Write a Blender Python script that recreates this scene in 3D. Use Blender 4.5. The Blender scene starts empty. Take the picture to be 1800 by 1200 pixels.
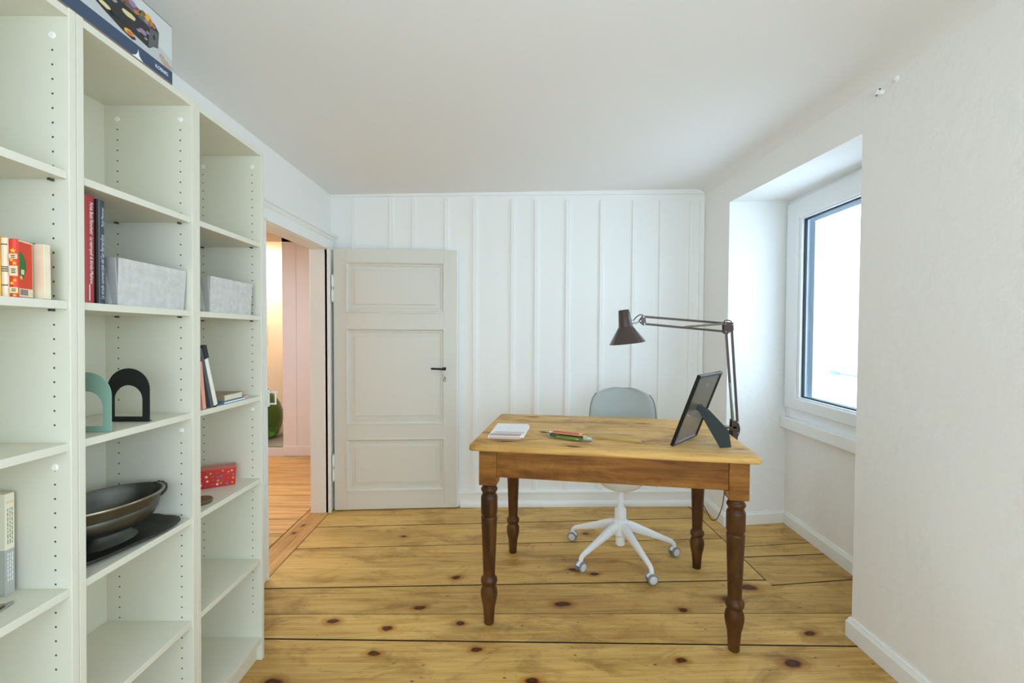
import bpy, math, random
from mathutils import Matrix, Vector

random.seed(7)
PI = math.pi
scene = bpy.context.scene
COL = scene.collection

# ------------------------------------------------------------------ camera
cam_data = bpy.data.cameras.new('camera')
cam = bpy.data.objects.new('camera', cam_data)
COL.objects.link(cam)
PITCH, YAW, ROLL = 0.0245, 0.0226, 0.004
F = Vector((math.sin(YAW) * math.cos(PITCH), math.cos(YAW) * math.cos(PITCH), -math.sin(PITCH)))
RT = Vector((math.cos(YAW), -math.sin(YAW), 0))
UP = RT.cross(F)
RT2 = RT * math.cos(ROLL) + UP * math.sin(ROLL)
UP2 = -RT * math.sin(ROLL) + UP * math.cos(ROLL)
cm = Matrix((RT2, UP2, -F)).transposed().to_4x4()
cm.translation = (0, 0, 1.324)
cam.matrix_world = cm
cam_data.sensor_width = 36
cam_data.lens = 812.5 / 1800 * 36
cam_data.shift_y = -3 / 1800
cam_data.clip_start = 0.02
scene.camera = cam

# ------------------------------------------------------------------ sky, lamps, exposure
world = bpy.data.worlds.new('overcast_sky')
scene.world = world
world.use_nodes = True
bg = world.node_tree.nodes['Background']
bg.inputs[0].default_value = (0.72, 0.872, 1.0, 1)
bg.inputs[1].default_value = 5.0


def area(name, loc, rot, sx, sy, power, color=(1, 1, 1), portal=False):
    l = bpy.data.lights.new(name, 'AREA')
    l.shape = 'RECTANGLE'
    l.size, l.size_y = sx, sy
    l.energy = power
    l.color = color
    if portal:
        l.cycles.is_portal = True
    o = bpy.data.objects.new(name, l)
    COL.objects.link(o)
    o.location = loc
    o.rotation_euler = rot
    return o


area('window_portal', (2.16, 2.5, 1.45), (0, PI / 2, 0), 1.4, 1.4, 1, portal=True)
area('added_rear_window_portal', (0.175, -1.62, 1.35), (PI / 2, 0, 0), 2.2, 1.6, 1, portal=True)  # portal for the added window behind the camera
area('added_side_window_portal', (1.75, -0.1, 1.42), (0, PI / 2, 0), 1.35, 1.4, 1, portal=True)  # portal for the added window in the near right wall
area('hall_fill_light', (-2.3, 3.3, 2.2), (0, 0, 0), 0.5, 0.5, 16.5, (0.80, 0.94, 1.0))  # cool unseen fill added to brighten the hall, no lamp stands there

vs = scene.view_settings
vs.view_transform = 'Standard'
vs.look = 'None'
vs.gamma = 1.0
vs.exposure = 0.64
vs.use_curve_mapping = False
try:
    scene.cycles.use_denoising = True
    scene.cycles.max_bounces = 14
    scene.cycles.diffuse_bounces = 10
    scene.cycles.transparent_max_bounces = 16
    scene.cycles.sample_clamp_indirect = 8
    scene.cycles.caustics_reflective = False
    scene.cycles.caustics_refractive = False
except Exception:
    pass


# ------------------------------------------------------------------ colours and materials
def lin(r, g, b):
    f = lambda c: (c / 255) / 12.92 if c / 255 <= 0.04045 else ((c / 255 + 0.055) / 1.055) ** 2.4
    return (f(r), f(g), f(b), 1)


def mat(name, rgb, rough=0.5, metal=0.0, bump=0.0, bscale=60.0, var=0.0, vscale=8.0, spec=0.5, coat=0.0):
    m = bpy.data.materials.new(name)
    m.use_nodes = True
    nt = m.node_tree
    b = nt.nodes['Principled BSDF']
    c = lin(*rgb)
    b.inputs['Base Color'].default_value = c
    b.inputs['Roughness'].default_value = rough
    b.inputs['Metallic'].default_value = metal
    b.inputs['Specular IOR Level'].default_value = spec
    if coat:
        b.inputs['Coat Weight'].default_value = coat
    tc = nt.nodes.new('ShaderNodeTexCoord')
    if var:
        n = nt.nodes.new('ShaderNodeTexNoise')
        n.inputs['Scale'].default_value = vscale
        n.inputs['Detail'].default_value = 4
        nt.links.new(tc.outputs['Object'], n.inputs['Vector'])
        mx = nt.nodes.new('ShaderNodeMix')
        mx.data_type = 'RGBA'
        mx.inputs[6].default_value = tuple(max(0, x * (1 - var)) for x in c[:3]) + (1,)
        mx.inputs[7].default_value = tuple(min(1, x * (1 + var)) for x in c[:3]) + (1,)
        nt.links.new(n.outputs['Fac'], mx.inputs[0])
        nt.links.new(mx.outputs[2], b.inputs['Base Color'])
    if bump:
        n2 = nt.nodes.new('ShaderNodeTexNoise')
        n2.inputs['Scale'].default_value = bscale
        n2.inputs['Detail'].default_value = 5
        nt.links.new(tc.outputs['Object'], n2.inputs['Vector'])
        bp = nt.nodes.new('ShaderNodeBump')
        bp.inputs['Strength'].default_value = bump
        bp.inputs['Distance'].default_value = 0.01
        nt.links.new(n2.outputs['Fac'], bp.inputs['Height'])
        nt.links.new(bp.outputs['Normal'], b.inputs['Normal'])
    return m


def wood(name, light, mid, dark, grain=(1.2, 30, 30), rough=0.45, knots=(), kscale=(1, 1), rnd=True, specks=0.5,
         stain=0.35, bump=0.25, fine=1.0, smudge=0.0):
    """Procedural board wood: long grain along local x, optional list of knots (x, y, radius)."""
    m = bpy.data.materials.new(name)
    m.use_nodes = True
    nt = m.node_tree
    N, L = nt.nodes.new, nt.links.new
    b = nt.nodes['Principled BSDF']
    tc = N('ShaderNodeTexCoord')
    vec = tc.outputs['Object']
    base = vec
    if rnd:
        oi = N('ShaderNodeObjectInfo')
        mul = N('ShaderNodeMath'); mul.operation = 'MULTIPLY'; mul.inputs[1].default_value = 37.0
        L(oi.outputs['Random'], mul.inputs[0])
        ad = N('ShaderNodeVectorMath'); ad.operation = 'ADD'
        L(vec, ad.inputs[0]); L(mul.outputs[0], ad.inputs[1])
        base = ad.outputs[0]

    def noise(v, scale, detail=6, dist=0.0, rough_=0.55):
        n = N('ShaderNodeTexNoise')
        n.inputs['Scale'].default_value = scale
        n.inputs['Detail'].default_value = detail
        n.inputs['Distortion'].default_value = dist
        n.inputs['Roughness'].default_value = rough_
        L(v, n.inputs['Vector'])
        return n.outputs['Fac']

    def mapped(v, s):
        mp = N('ShaderNodeMapping')
        mp.inputs['Scale'].default_value = s
        L(v, mp.inputs['Vector'])
        return mp.outputs['Vector']

    def ramp(v, stops):
        r = N('ShaderNodeValToRGB')
        e = r.color_ramp.elements
        e[0].position, e[0].color = stops[0]
        e[1].position, e[1].color = stops[-1]
        for p, c in stops[1:-1]:
            x = e.new(p); x.color = c
        L(v, r.inputs['Fac'])
        return r.outputs['Color']

    def mix(fac, a, c2, mode='MIX'):
        x = N('ShaderNodeMix'); x.data_type = 'RGBA'; x.blend_type = mode
        if isinstance(fac, (int, float)):
            x.inputs[0].default_value = fac
        else:
            L(fac, x.inputs[0])
        if isinstance(a, tuple):
            x.inputs[6].default_value = a
        else:
            L(a, x.inputs[6])
        if isinstance(c2, tuple):
            x.inputs[7].default_value = c2
        else:
            L(c2, x.inputs[7])
        return x.outputs[2]

    g1 = noise(mapped(base, grain), 1.6, 8, 1.2)
    col = ramp(g1, [(0.28, lin(*dark)), (0.47, lin(*mid)), (0.66, lin(*light))])
    g2 = noise(mapped(base, (grain[0] * 2.5, grain[1] * 6, grain[2] * 6)), 2.0, 4)
    col = mix(0.30 * fine, col, ramp(g2, [(0.35, (0.45, 0.40, 0.34, 1)), (0.6, (1, 1, 1, 1))]), 'MULTIPLY')
    # broad tone changes along a board
    g3 = noise(mapped(base, (0.8, 2.2, 2.2)), 1.7, 3)
    col = mix(stain, col, ramp(g3, [(0.3, (0.55, 0.46, 0.36, 1)), (0.55, (1, 1, 1, 1)), (0.8, (1.0, 0.93, 0.80, 1))]), 'MULTIPLY')
    if smudge:
        sm = ramp(noise(mapped(base, (1.3, 2.6, 2.6)), 2.6, 7, 0.6, 0.7), [(0.50, (0, 0, 0, 1)), (0.66, (1, 1, 1, 1))])
        smm = N('ShaderNodeMath'); smm.operation = 'MULTIPLY'; smm.inputs[1].default_value = smudge
        L(sm, smm.inputs[0])
        col = mix(smm.outputs[0], col, mix(1.0, col, lin(176, 160, 128), 'MULTIPLY'))
        # fine dark cracks along the grain
        cr_ = ramp(noise(mapped(base, (1.0, 34, 34)), 2.2, 3, 0.3), [(0.235, (1, 1, 1, 1)), (0.27, (0, 0, 0, 1))])
        crm = N('ShaderNodeMath'); crm.operation = 'MULTIPLY'; crm.inputs[1].default_value = 0.7
        L(cr_, crm.inputs[0])
        col = mix(crm.outputs[0], col, lin(84, 56, 30))
        # pin-head worm holes
        v2 = N('ShaderNodeTexVoronoi'); v2.inputs['Scale'].default_value = 30
        L(mapped(base, (0.8, 1.5, 1.5)), v2.inputs['Vector'])
        p2 = ramp(v2.outputs['Distance'], [(0.06, (1, 1, 1, 1)), (0.12, (0, 0, 0, 1))])
        g5 = ramp(noise(base, 6.0, 3), [(0.44, (0, 0, 0, 1)), (0.56, (1, 1, 1, 1))])
        k2 = mix(1.0, p2, g5, 'MULTIPLY')
        k2m = N('ShaderNodeMath'); k2m.operation = 'MULTIPLY'; k2m.inputs[1].default_value = 0.75
        L(k2, k2m.inputs[0])
        col = mix(k2m.outputs[0], col, lin(70, 46, 26))
    # worm holes, nail heads and dents
    if specks:
        vo = N('ShaderNodeTexVoronoi')
        vo.inputs['Scale'].default_value = 9
        L(mapped(base, (0.9, 2.0, 2.0)), vo.inputs['Vector'])
        sp = ramp(vo.outputs['Distance'], [(0.035, (1, 1, 1, 1)), (0.085, (0, 0, 0, 1))])
        gate = ramp(noise(mapped(base, (1, 1, 1)), 3.1, 2), [(0.42, (0, 0, 0, 1)), (0.52, (1, 1, 1, 1))])
        k = mix(1.0, sp, gate, 'MULTIPLY')
        sepm = N('ShaderNodeMath'); sepm.operation = 'MULTIPLY'; sepm.inputs[1].default_value = specks
        L(k, sepm.inputs[0])
        col = mix(sepm.outputs[0], col, lin(58, 38, 22))
    # knots at given places (board's own growth marks)
    if knots:
        warp = N('ShaderNodeTexNoise'); warp.inputs['Scale'].default_value = 9; warp.inputs['Detail'].default_value = 3
        L(vec, warp.inputs['Vector'])
        wsub = N('ShaderNodeVectorMath'); wsub.operation = 'SUBTRACT'; wsub.inputs[1].default_value = (0.5, 0.5, 0.5)
        L(warp.outputs['Color'], wsub.inputs[0])
        wsc = N('ShaderNodeVectorMath'); wsc.operation = 'SCALE'; wsc.inputs['Scale'].default_value = 0.045
        L(wsub.outputs[0], wsc.inputs[0])
        wad = N('ShaderNodeVectorMath'); wad.operation = 'ADD'
        L(vec, wad.inputs[0]); L(wsc.outputs[0], wad.inputs[1])
        cur = None
        for kx, ky, kr in knots:
            s = N('ShaderNodeVectorMath'); s.operation = 'SUBTRACT'; s.inputs[1].default_value = (kx, ky, 0)
            L(wad.outputs[0], s.inputs[0])
            t = N('ShaderNodeVectorMath'); t.operation = 'MULTIPLY'
            t.inputs[1].default_value = (kscale[0] / (kr * 0.50), kscale[1] / (kr * 0.50), 0)
            L(s.outputs[0], t.inputs[0])
            ln = N('ShaderNodeVectorMath'); ln.operation = 'LENGTH'
            L(t.outputs[0], ln.inputs[0])
            if cur is None:
                cur = ln.outputs['Value']
            else:
                mn = N('ShaderNodeMath'); mn.operation = 'MINIMUM'
                L(cur, mn.inputs[0]); L(ln.outputs['Value'], mn.inputs[1])
                cur = mn.outputs[0]
        dv = N('ShaderNodeMath'); dv.operation = 'DIVIDE'; dv.inputs[1].default_value = 6
        L(cur, dv.inputs[0])
        kr_ = ramp(dv.outputs[0], [(0.0, lin(128, 86, 54)), (0.07, lin(104, 66, 40)), (0.125, lin(70, 44, 28)), (0.16, lin(150, 112, 74)), (0.21, lin(222, 198, 160)), (0.42, (1, 1, 1, 1)), (1.0, (1, 1, 1, 1))])
        col = mix(1.0, col, kr_, 'MULTIPLY')
        # growth rings round each knot
        sn = N('ShaderNodeMath'); sn.operation = 'MULTIPLY'; sn.inputs[1].default_value = 9.0
        L(cur, sn.inputs[0])
        s2 = N('ShaderNodeMath'); s2.operation = 'SINE'
        L(sn.outputs[0], s2.inputs[0])
        ring = ramp(s2.outputs[0], [(0.0, (0.90, 0.86, 0.78, 1)), (0.7, (1, 1, 1, 1))])
        fall = ramp(dv.outputs[0], [(0.16, (0, 0, 0, 1)), (0.24, (0.7, 0.7, 0.7, 1)), (0.55, (0, 0, 0, 1))])
        col = mix(fall, col, mix(1.0, col, ring, 'MULTIPLY'))
    if rnd:
        hv = N('ShaderNodeHueSaturation')
        mr = N('ShaderNodeMapRange'); mr.inputs[3].default_value = 0.90; mr.inputs[4].default_value = 1.08
        L(oi.outputs['Random'], mr.inputs[0]); L(mr.outputs[0], hv.inputs['Value'])
        L(col, hv.inputs['Color'])
        col = hv.outputs['Color']
    L(col, b.inputs['Base Color'])
    b.inputs['Roughness'].default_value = rough
    b.inputs['Specular IOR Level'].default_value = 0.24
    bp = N('ShaderNodeBump'); bp.inputs['Strength'].default_value = bump; bp.inputs['Distance'].default_value = 0.004
    L(g1, bp.inputs['Height']); L(bp.outputs['Normal'], b.inputs['Normal'])
    return m


M = {}
M['plaster'] = mat('white_plaster', (240, 240, 238), 0.9, bump=0.35, bscale=22, spec=0.2)
M['ceiling'] = mat('ceiling_paint', (236, 236, 235), 0.95, bump=0.12, bscale=14, spec=0.1)
M['gloss_white'] = mat('white_woodwork_paint', (240, 242, 240), 0.45, bump=0.05, bscale=30)
M['panel_white'] = mat('white_panelling_paint', (242, 244, 242), 0.5, bump=0.05, bscale=18)
M['door'] = mat('grey_white_door_paint', (221, 221, 212), 0.45, bump=0.04, bscale=40)
M['shelf'] = mat('ivory_shelf_foil', (219, 217, 201), 0.42)
M['hole'] = mat('peg_hole_dark', (70, 72, 62), 0.9)
M['pin'] = mat('shelf_pin_metal', (90, 92, 88), 0.35, 0.8)
M['cap'] = mat('ivory_plastic_cap', (238, 240, 232), 0.3)
M['black'] = mat('black_metal', (22, 24, 24), 0.5)
M['iron'] = mat('black_iron', (30, 36, 36), 0.45, 0.3)
M['steel'] = mat('steel', (190, 190, 188), 0.25, 1.0)
M['upvc'] = mat('white_window_frame', (238, 242, 244), 0.35)
M['gasket'] = mat('dark_glazing_gasket', (28, 34, 40), 0.6)
M['alu'] = mat('pale_blue_aluminium_cladding', (214, 230, 242), 0.5)
M['lamp'] = mat('brown_lacquer', (70, 56, 50), 0.25, 0.1, coat=0.5)
M['lamp_arm'] = mat('brown_lamp_tube', (92, 78, 76), 0.35, 0.3)
M['spring'] = mat('tension_spring_steel', (166, 168, 150), 0.4, 0.6)
M['cable'] = mat('black_cable', (32, 32, 34), 0.6)
M['fabric'] = mat('blue_grey_wool', (198, 209, 208), 0.95, bump=0.5, bscale=420, var=0.10, vscale=260, spec=0.1)
M['piping'] = mat('dark_seam_piping', (88, 102, 112), 0.9)
M['powder'] = mat('white_powder_coat', (240, 242, 243), 0.35)
M['wheel_grey'] = mat('grey_rubber_tread', (132, 138, 144), 0.6)
M['wheel_hub'] = mat('pale_grey_wheel_hub', (214, 216, 212), 0.4)
M['felt'] = mat('grey_felt', (206, 206, 202), 1.0, bump=0.4, bscale=300, var=0.24, vscale=48, spec=0.05)
M['felt_dark'] = mat('grey_felt_edge', (172, 172, 168), 1.0, var=0.1, vscale=90, spec=0.05)
M['teal'] = mat('sage_green_metal', (132, 168, 152), 0.5)
M['pewter'] = mat('dark_pewter', (92, 92, 84), 0.40, 0.85, bump=0.25, bscale=16, var=0.35, vscale=11)
M['pewter_plate'] = mat('dark_patinated_plate', (66, 66, 58), 0.42, 0.6, bump=0.3, bscale=24, var=0.35, vscale=14)
M['pewter_light'] = mat('worn_pewter_rim', (150, 142, 124), 0.3, 0.9, var=0.25, vscale=20)
M['paper'] = mat('white_paper', (236, 238, 238), 0.8)
M['page'] = mat('cream_page_block', (226, 216, 190), 0.9, var=0.06, vscale=200)
M['red_ink'] = mat('dusty_red_print', (176, 88, 82), 0.8)
M['grey_ink'] = mat('grey_print', (120, 120, 116), 0.8)
M['white_ink'] = mat('white_print', (236, 238, 240), 0.7)
M['pale_blue_ink'] = mat('pale_blue_print', (196, 208, 226), 0.7)
M['dark_ink'] = mat('black_print', (40, 40, 38), 0.8)
M['stone'] = mat('grey_stone_ledge', (150, 148, 140), 0.9, bump=0.6, bscale=60, var=0.3, vscale=60)
M['hall_wall'] = mat('hall_plaster', (238, 228, 214), 0.9, bump=0.3, bscale=16)
M['hall_panel'] = mat('hall_pale_pink_panelling', (222, 216, 222), 0.6)
M['subfloor'] = mat('dark_floor_gap', (38, 28, 20), 0.95)


def rgbmat(name, rgb, rough=0.6, **k):
    return mat(name, rgb, rough, **k)


def glass(name, tint=(1, 1, 1), gloss=0.06, rough=0.0):
    m = bpy.data.materials.new(name)
    m.use_nodes = True
    nt = m.node_tree
    nt.nodes.clear()
    out = nt.nodes.new('ShaderNodeOutputMaterial')
    t = nt.nodes.new('ShaderNodeBsdfTransparent'); t.inputs[0].default_value = (*tint, 1)
    g = nt.nodes.new('ShaderNodeBsdfGlossy'); g.inputs['Roughness'].default_value = rough
    fr = nt.nodes.new('ShaderNodeLayerWeight'); fr.inputs['Blend'].default_value = 0.25
    sc = nt.nodes.new('ShaderNodeMath'); sc.operation = 'MULTIPLY_ADD'
    sc.inputs[1].default_value = 0.35; sc.inputs[2].default_value = gloss * 0.5
    nt.links.new(fr.outputs['Fresnel'], sc.inputs[0])
    mx = nt.nodes.new('ShaderNodeMixShader')
    nt.links.new(sc.outputs[0], mx.inputs[0])
    nt.links.new(t.outputs[0], mx.inputs[1]); nt.links.new(g.outputs[0], mx.inputs[2])
    nt.links.new(mx.outputs[0], out.inputs['Surface'])
    return m


M['glass'] = glass('double_glazing', (0.84, 0.87, 0.90), 0.05)
M['clear_glass'] = glass('clear_window_glass', (0.98, 0.99, 1.0), 0.05)
M['acrylic'] = glass('clear_acrylic', (0.97, 0.98, 0.98), 0.12)
gb = bpy.data.materials.new('green_bottle_glass')
gb.use_nodes = True
_b = gb.node_tree.nodes['Principled BSDF']
_b.inputs['Base Color'].default_value = lin(66, 110, 30)
_b.inputs['Roughness'].default_value = 0.08
_b.inputs['Transmission Weight'].default_value = 0.55
_b.inputs['Coat Weight'].default_value = 0.3
M['bottle'] = gb
eg = bpy.data.materials.new('warm_lamp_glow')
eg.use_nodes = True
_e = eg.node_tree.nodes['Principled BSDF']
_e.inputs['Emission Color'].default_value = (1.0, 0.80, 0.56, 1)
_e.inputs['Emission Strength'].default_value = 52
M['glow'] = eg

FLOOR_KNOTS = [(-0.52, 1.86, 0.030), (-0.10, 1.885, 0.024), (0.30, 2.19, 0.040), (0.72, 1.80, 0.026), (0.12, 1.70, 0.030),
               (-0.38, 2.17, 0.028), (-0.85, 1.72, 0.034), (1.16, 1.78, 0.040), (1.27, 2.31, 0.05), (-0.24, 2.43, 0.030),
               (0.51, 2.46, 0.026), (1.12, 2.22, 0.038), (-0.76, 2.07, 0.030), (-0.50, 2.02, 0.024), (0.86, 2.13, 0.028),
               (0.40, 2.50, 0.03), (-0.62, 2.93, 0.02), (0.55, 2.95, 0.022), (1.35, 1.95, 0.03), (-0.18, 2.05, 0.028)]
M['floor'] = wood('old_pine_floor', (222, 184, 112), (210, 170, 97), (186, 144, 76), grain=(1.1, 18, 18), rough=0.42,
                  knots=FLOOR_KNOTS, kscale=(0.62, 1.0), specks=0.9, stain=0.55, smudge=0.65)
M['threshold'] = wood('orange_pine_threshold', (214, 168, 102), (192, 142, 80), (150, 104, 54), grain=(16, 0.9, 16), rough=0.4,
                      knots=[(-1.335, 2.98, 0.022), (-1.32, 3.10, 0.022)], kscale=(1.1, 0.7), rnd=False, specks=0.4)
M['hall_floor'] = wood('orange_pine_hall_floor', (224, 182, 124), (206, 160, 100), (170, 122, 70), grain=(0.9, 14, 14), rough=0.4,
                       specks=0.5, stain=0.4)
M['tabletop'] = wood('worn_pine_tabletop', (232, 190, 118), (221, 176, 102), (196, 148, 80), grain=(1.0, 14, 14), rough=0.5,
                     knots=[(0.36, 0.10, 0.022), (0.20, 0.22, 0.020), (0.40, 0.02, 0.016), (-0.05, 0.20, 0.012), (-0.45, -0.30, 0.022),
                            (-0.15, -0.33, 0.026), (0.55, -0.25, 0.018), (-0.4, 0.3, 0.03), (0.33, -0.12, 0.014)],
                     kscale=(0.45, 1.5), rnd=False, specks=0.75, stain=0.6, smudge=0.9)
M['apron'] = wood('brown_stained_pine', (168, 116, 52), (142, 92, 38), (98, 60, 24), grain=(1.4, 12, 12), rough=0.4, rnd=True,
                  specks=0.45, stain=0.7, smudge=0.7)
M['leg'] = wood('dark_turned_leg', (116, 78, 38), (86, 55, 28), (50, 32, 18), grain=(9, 9, 1.1), rough=0.33, rnd=True, specks=0.3, stain=0.7)


# ------------------------------------------------------------------ mesh helpers
class MB:
    def __init__(self):
        self.v, self.f = [], []

    def add(self, vs, fs):
        n = len(self.v)
        self.v += [tuple(p) for p in vs]
        self.f += [tuple(i + n for i in q) for q in fs]
        return self

    def box(self, x0, x1, y0, y1, z0, z1, T=None):
        vs = [Vector((x, y, z)) for z in (z0, z1) for y in (y0, y1) for x in (x0, x1)]
        if T is not None:
            vs = [T @ p for p in vs]
        return self.add(vs, [(0, 2, 3, 1), (4, 5, 7, 6), (0, 1, 5, 4), (2, 6, 7, 3), (0, 4, 6, 2), (1, 3, 7, 5)])

    def hexa(self, a, b):
        """a, b: two quads (4 points each, same order) joined into a solid."""
        return self.add(list(a) + list(b), [(3, 2, 1, 0), (4, 5, 6, 7), (0, 1, 5, 4), (1, 2, 6, 5), (2, 3, 7, 6), (3, 0, 4, 7)])

    def prism(self, poly, h0, h1, to3=lambda x, y, h: (x, y, h)):
        n = len(poly)
        vs = [to3(x, y, h0) for x, y in poly] + [to3(x, y, h1) for x, y in poly]
        fs = [tuple(range(n - 1, -1, -1)), tuple(range(n, 2 * n))]
        fs += [(i, (i + 1) % n, n + (i + 1) % n, n + i) for i in range(n)]
        return self.add(vs, fs)

    def loft(self, rings, cap=True, closed=True):
        n = len(rings[0])
        vs = [p for r in rings for p in r]
        fs = []
        for k in range(len(rings) - 1):
            for i in range(n if closed else n - 1):
                j = (i + 1) % n
                fs.append((k * n + i, k * n + j, (k + 1) * n + j, (k + 1) * n + i))
        if cap:
            fs.append(tuple(range(n - 1, -1, -1)))
            fs.append(tuple((len(rings) - 1) * n + i for i in range(n)))
        return self.add(vs, fs)

    def lathe(self, prof, T=None, seg=24, cap=True, sx=1.0, sy=1.0):
        T = T or Matrix()
        rings = [[T @ Vector((r * sx * math.cos(2 * PI * i / seg), r * sy * math.sin(2 * PI * i / seg), z)) for i in range(seg)] for r, z in prof]
        return self.loft(rings, cap)

    def tube(self, pts, r, seg=8, cap=True):
        pts = [Vector(p) for p in pts]
        rr = r if isinstance(r, (list, tuple)) else [r] * len(pts)
        rings = []
        prev = None
        for i, p in enumerate(pts):
            t = (pts[min(i + 1, len(pts) - 1)] - pts[max(i - 1, 0)]).normalized()
            a = prev if prev is not None else (Vector((0, 0, 1)) if abs(t.z) < 0.9 else Vector((1, 0, 0)))
            a = (a - t * a.dot(t)).normalized()
            prev = a
            c = t.cross(a)
            rings.append([p + (a * math.cos(2 * PI * k / seg) + c * math.sin(2 * PI * k / seg)) * rr[i] for k in range(seg)])
        return self.loft(rings, cap)

    def rect_rings(self, x0, x1, z0, z1, steps, to3):
        """nested rectangles: steps = [(inset, depth)]"""
        rings = []
        for ins, d in steps:
            rings.append([to3(x0 + ins, z0 + ins, d), to3(x1 - ins, z0 + ins, d), to3(x1 - ins, z1 - ins, d), to3(x0 + ins, z1 - ins, d)])
        n = len(rings)
        vs = [p for r in rings for p in r]
        fs = []
        for k in range(n - 1):
            for i in range(4):
                j = (i + 1) % 4
                fs.append((k * 4 + i, k * 4 + j, (k + 1) * 4 + j, (k + 1) * 4 + i))
        fs.append(tuple((n - 1) * 4 + i for i in range(4)))
        return self.add(vs, fs)

    def build(self, name, m, parent=None, bevel=0.0, smooth=None, seg=2, keep=False):
        me = bpy.data.meshes.new(name)
        me.from_pydata([tuple(p) for p in self.v], [], self.f)
        me.validate()
        import bmesh
        bm = bmesh.new(); bm.from_mesh(me)
        bmesh.ops.recalc_face_normals(bm, faces=bm.faces)
        bm.to_mesh(me); bm.free()
        if smooth is not None:
            me.shade_smooth()
            me.set_sharp_from_angle(angle=math.radians(smooth))
        me.materials.append(M[m] if isinstance(m, str) else m)
        o = bpy.data.objects.new(name, me)
        COL.objects.link(o)
        if bevel:
            bv = o.modifiers.new('bevel', 'BEVEL')
            bv.width = bevel; bv.segments = seg; bv.limit_method = 'ANGLE'; bv.angle_limit = math.radians(40)
        if parent is not None:
            o.parent = parent
            if not keep:
                o.matrix_parent_inverse = parent_matrix(parent).inverted()
        return o


def parent_matrix(o):
    m = o.matrix_basis.copy()
    if o.parent is not None:
        m = parent_matrix(o.parent) @ o.matrix_parent_inverse @ m
    return m


def tag(o, label=None, cat=None, group=None, kind=None):
    if label: o['label'] = label
    if cat: o['category'] = cat
    if group: o['group'] = group
    if kind: o['kind'] = kind
    return o


def thing(name, label, cat, T=None, group=None, kind=None):
    o = bpy.data.objects.new(name, None)
    COL.objects.link(o)
    o.empty_display_size = 0.05
    if T is not None:
        o.matrix_basis = T if isinstance(T, Matrix) else Matrix.Translation(T)
    return tag(o, label, cat, group, kind)


def text_mesh(name, s, size, T, m, parent, extrude=0.0002, width=None, keep=True, shear=0.0):
    cu = bpy.data.curves.new(name, 'FONT')
    cu.body = s
    cu.size = size
    cu.extrude = extrude
    cu.shear = shear
    cu.resolution_u = 3
    to = bpy.data.objects.new(name + '_curve', cu)
    COL.objects.link(to)
    dg = bpy.context.evaluated_depsgraph_get()
    me = bpy.data.meshes.new_from_object(to.evaluated_get(dg))
    bpy.data.objects.remove(to)
    bpy.data.curves.remove(cu)
    me.name = name
    if width:
        w = max(v.co.x for v in me.vertices) - min(v.co.x for v in me.vertices)
        for v in me.vertices:
            v.co.x *= width / w
    for v in me.vertices:
        v.co = T @ v.co
    me.materials.clear()
    me.materials.append(M[m])
    o = bpy.data.objects.new(name, me)
    COL.objects.link(o)
    o.parent = parent
    if not keep:
        o.matrix_parent_inverse = parent_matrix(parent).inverted()
    return o


def R(ax, d):
    return Matrix.Rotation(math.radians(d), 4, ax)


def TR(x, y, z):
    return Matrix.Translation((x, y, z))


# ------------------------------------------------------------------ the room shell
XL, XR, YB, YR = -1.25, 1.51, 3.43, -1.4
CEIL = lambda x: 2.29 + (x + 1.25) * 0.026


def struct(o, label, cat):
    return tag(o, label, cat, kind='structure')


# floor: dark base with every board a piece of its own
fl = MB().box(-1.40, 2.2, YR - 0.1, 3.55, -0.09, -0.022).build('floor', 'subfloor')
struct(fl, 'old pine board floor of the study, knotty and worn', 'floor')


def line(a, b):
    return lambda x: a[1] + (b[1] - a[1]) * (x - a[0]) / (b[0] - a[0])


Ls = [line((-1, 3.428), (1, 3.428)),
      line((-1.212, 3.069), (1.363, 3.183)),
      line((-1.225, 2.767), (1.227, 2.861)),
      line((-1.198, 2.342), (1.19, 2.38)),
      line((-1.091, 2.13), (1.642, 2.095)),
      line((-1.005, 1.96), (1.241, 1.88)),
      line((-1, 1.63), (1, 1.60)), line((-1, 1.31), (1, 1.30)), line((-1, 0.98), (1, 0.99)), line((-1, 0.66), (1, 0.66)),
      line((-1, 0.33), (1, 0.33)), line((-1, 0.0), (1, 0.0)), line((-1, -0.34), (1, -0.34)), line((-1, -0.68), (1, -0.68)),
      line((-1, -1.04), (1, -1.04)), line((-1, -1.4), (1, -1.4))]
G = 0.0028


def plank(poly, m='floor', parent=fl, name='floor_board'):
    dz = random.uniform(-0.0012, 0.0)
    o = MB().prism(poly, -0.022, dz).build(name, m, parent, bevel=0.0009, seg=1)
    o.data.materials.append(M['subfloor'])          # board sides coloured dark along the gaps
    for p in o.data.polygons:
        if abs(p.normal.z) < 0.5:
            p.material_index = 1
    return o


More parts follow.
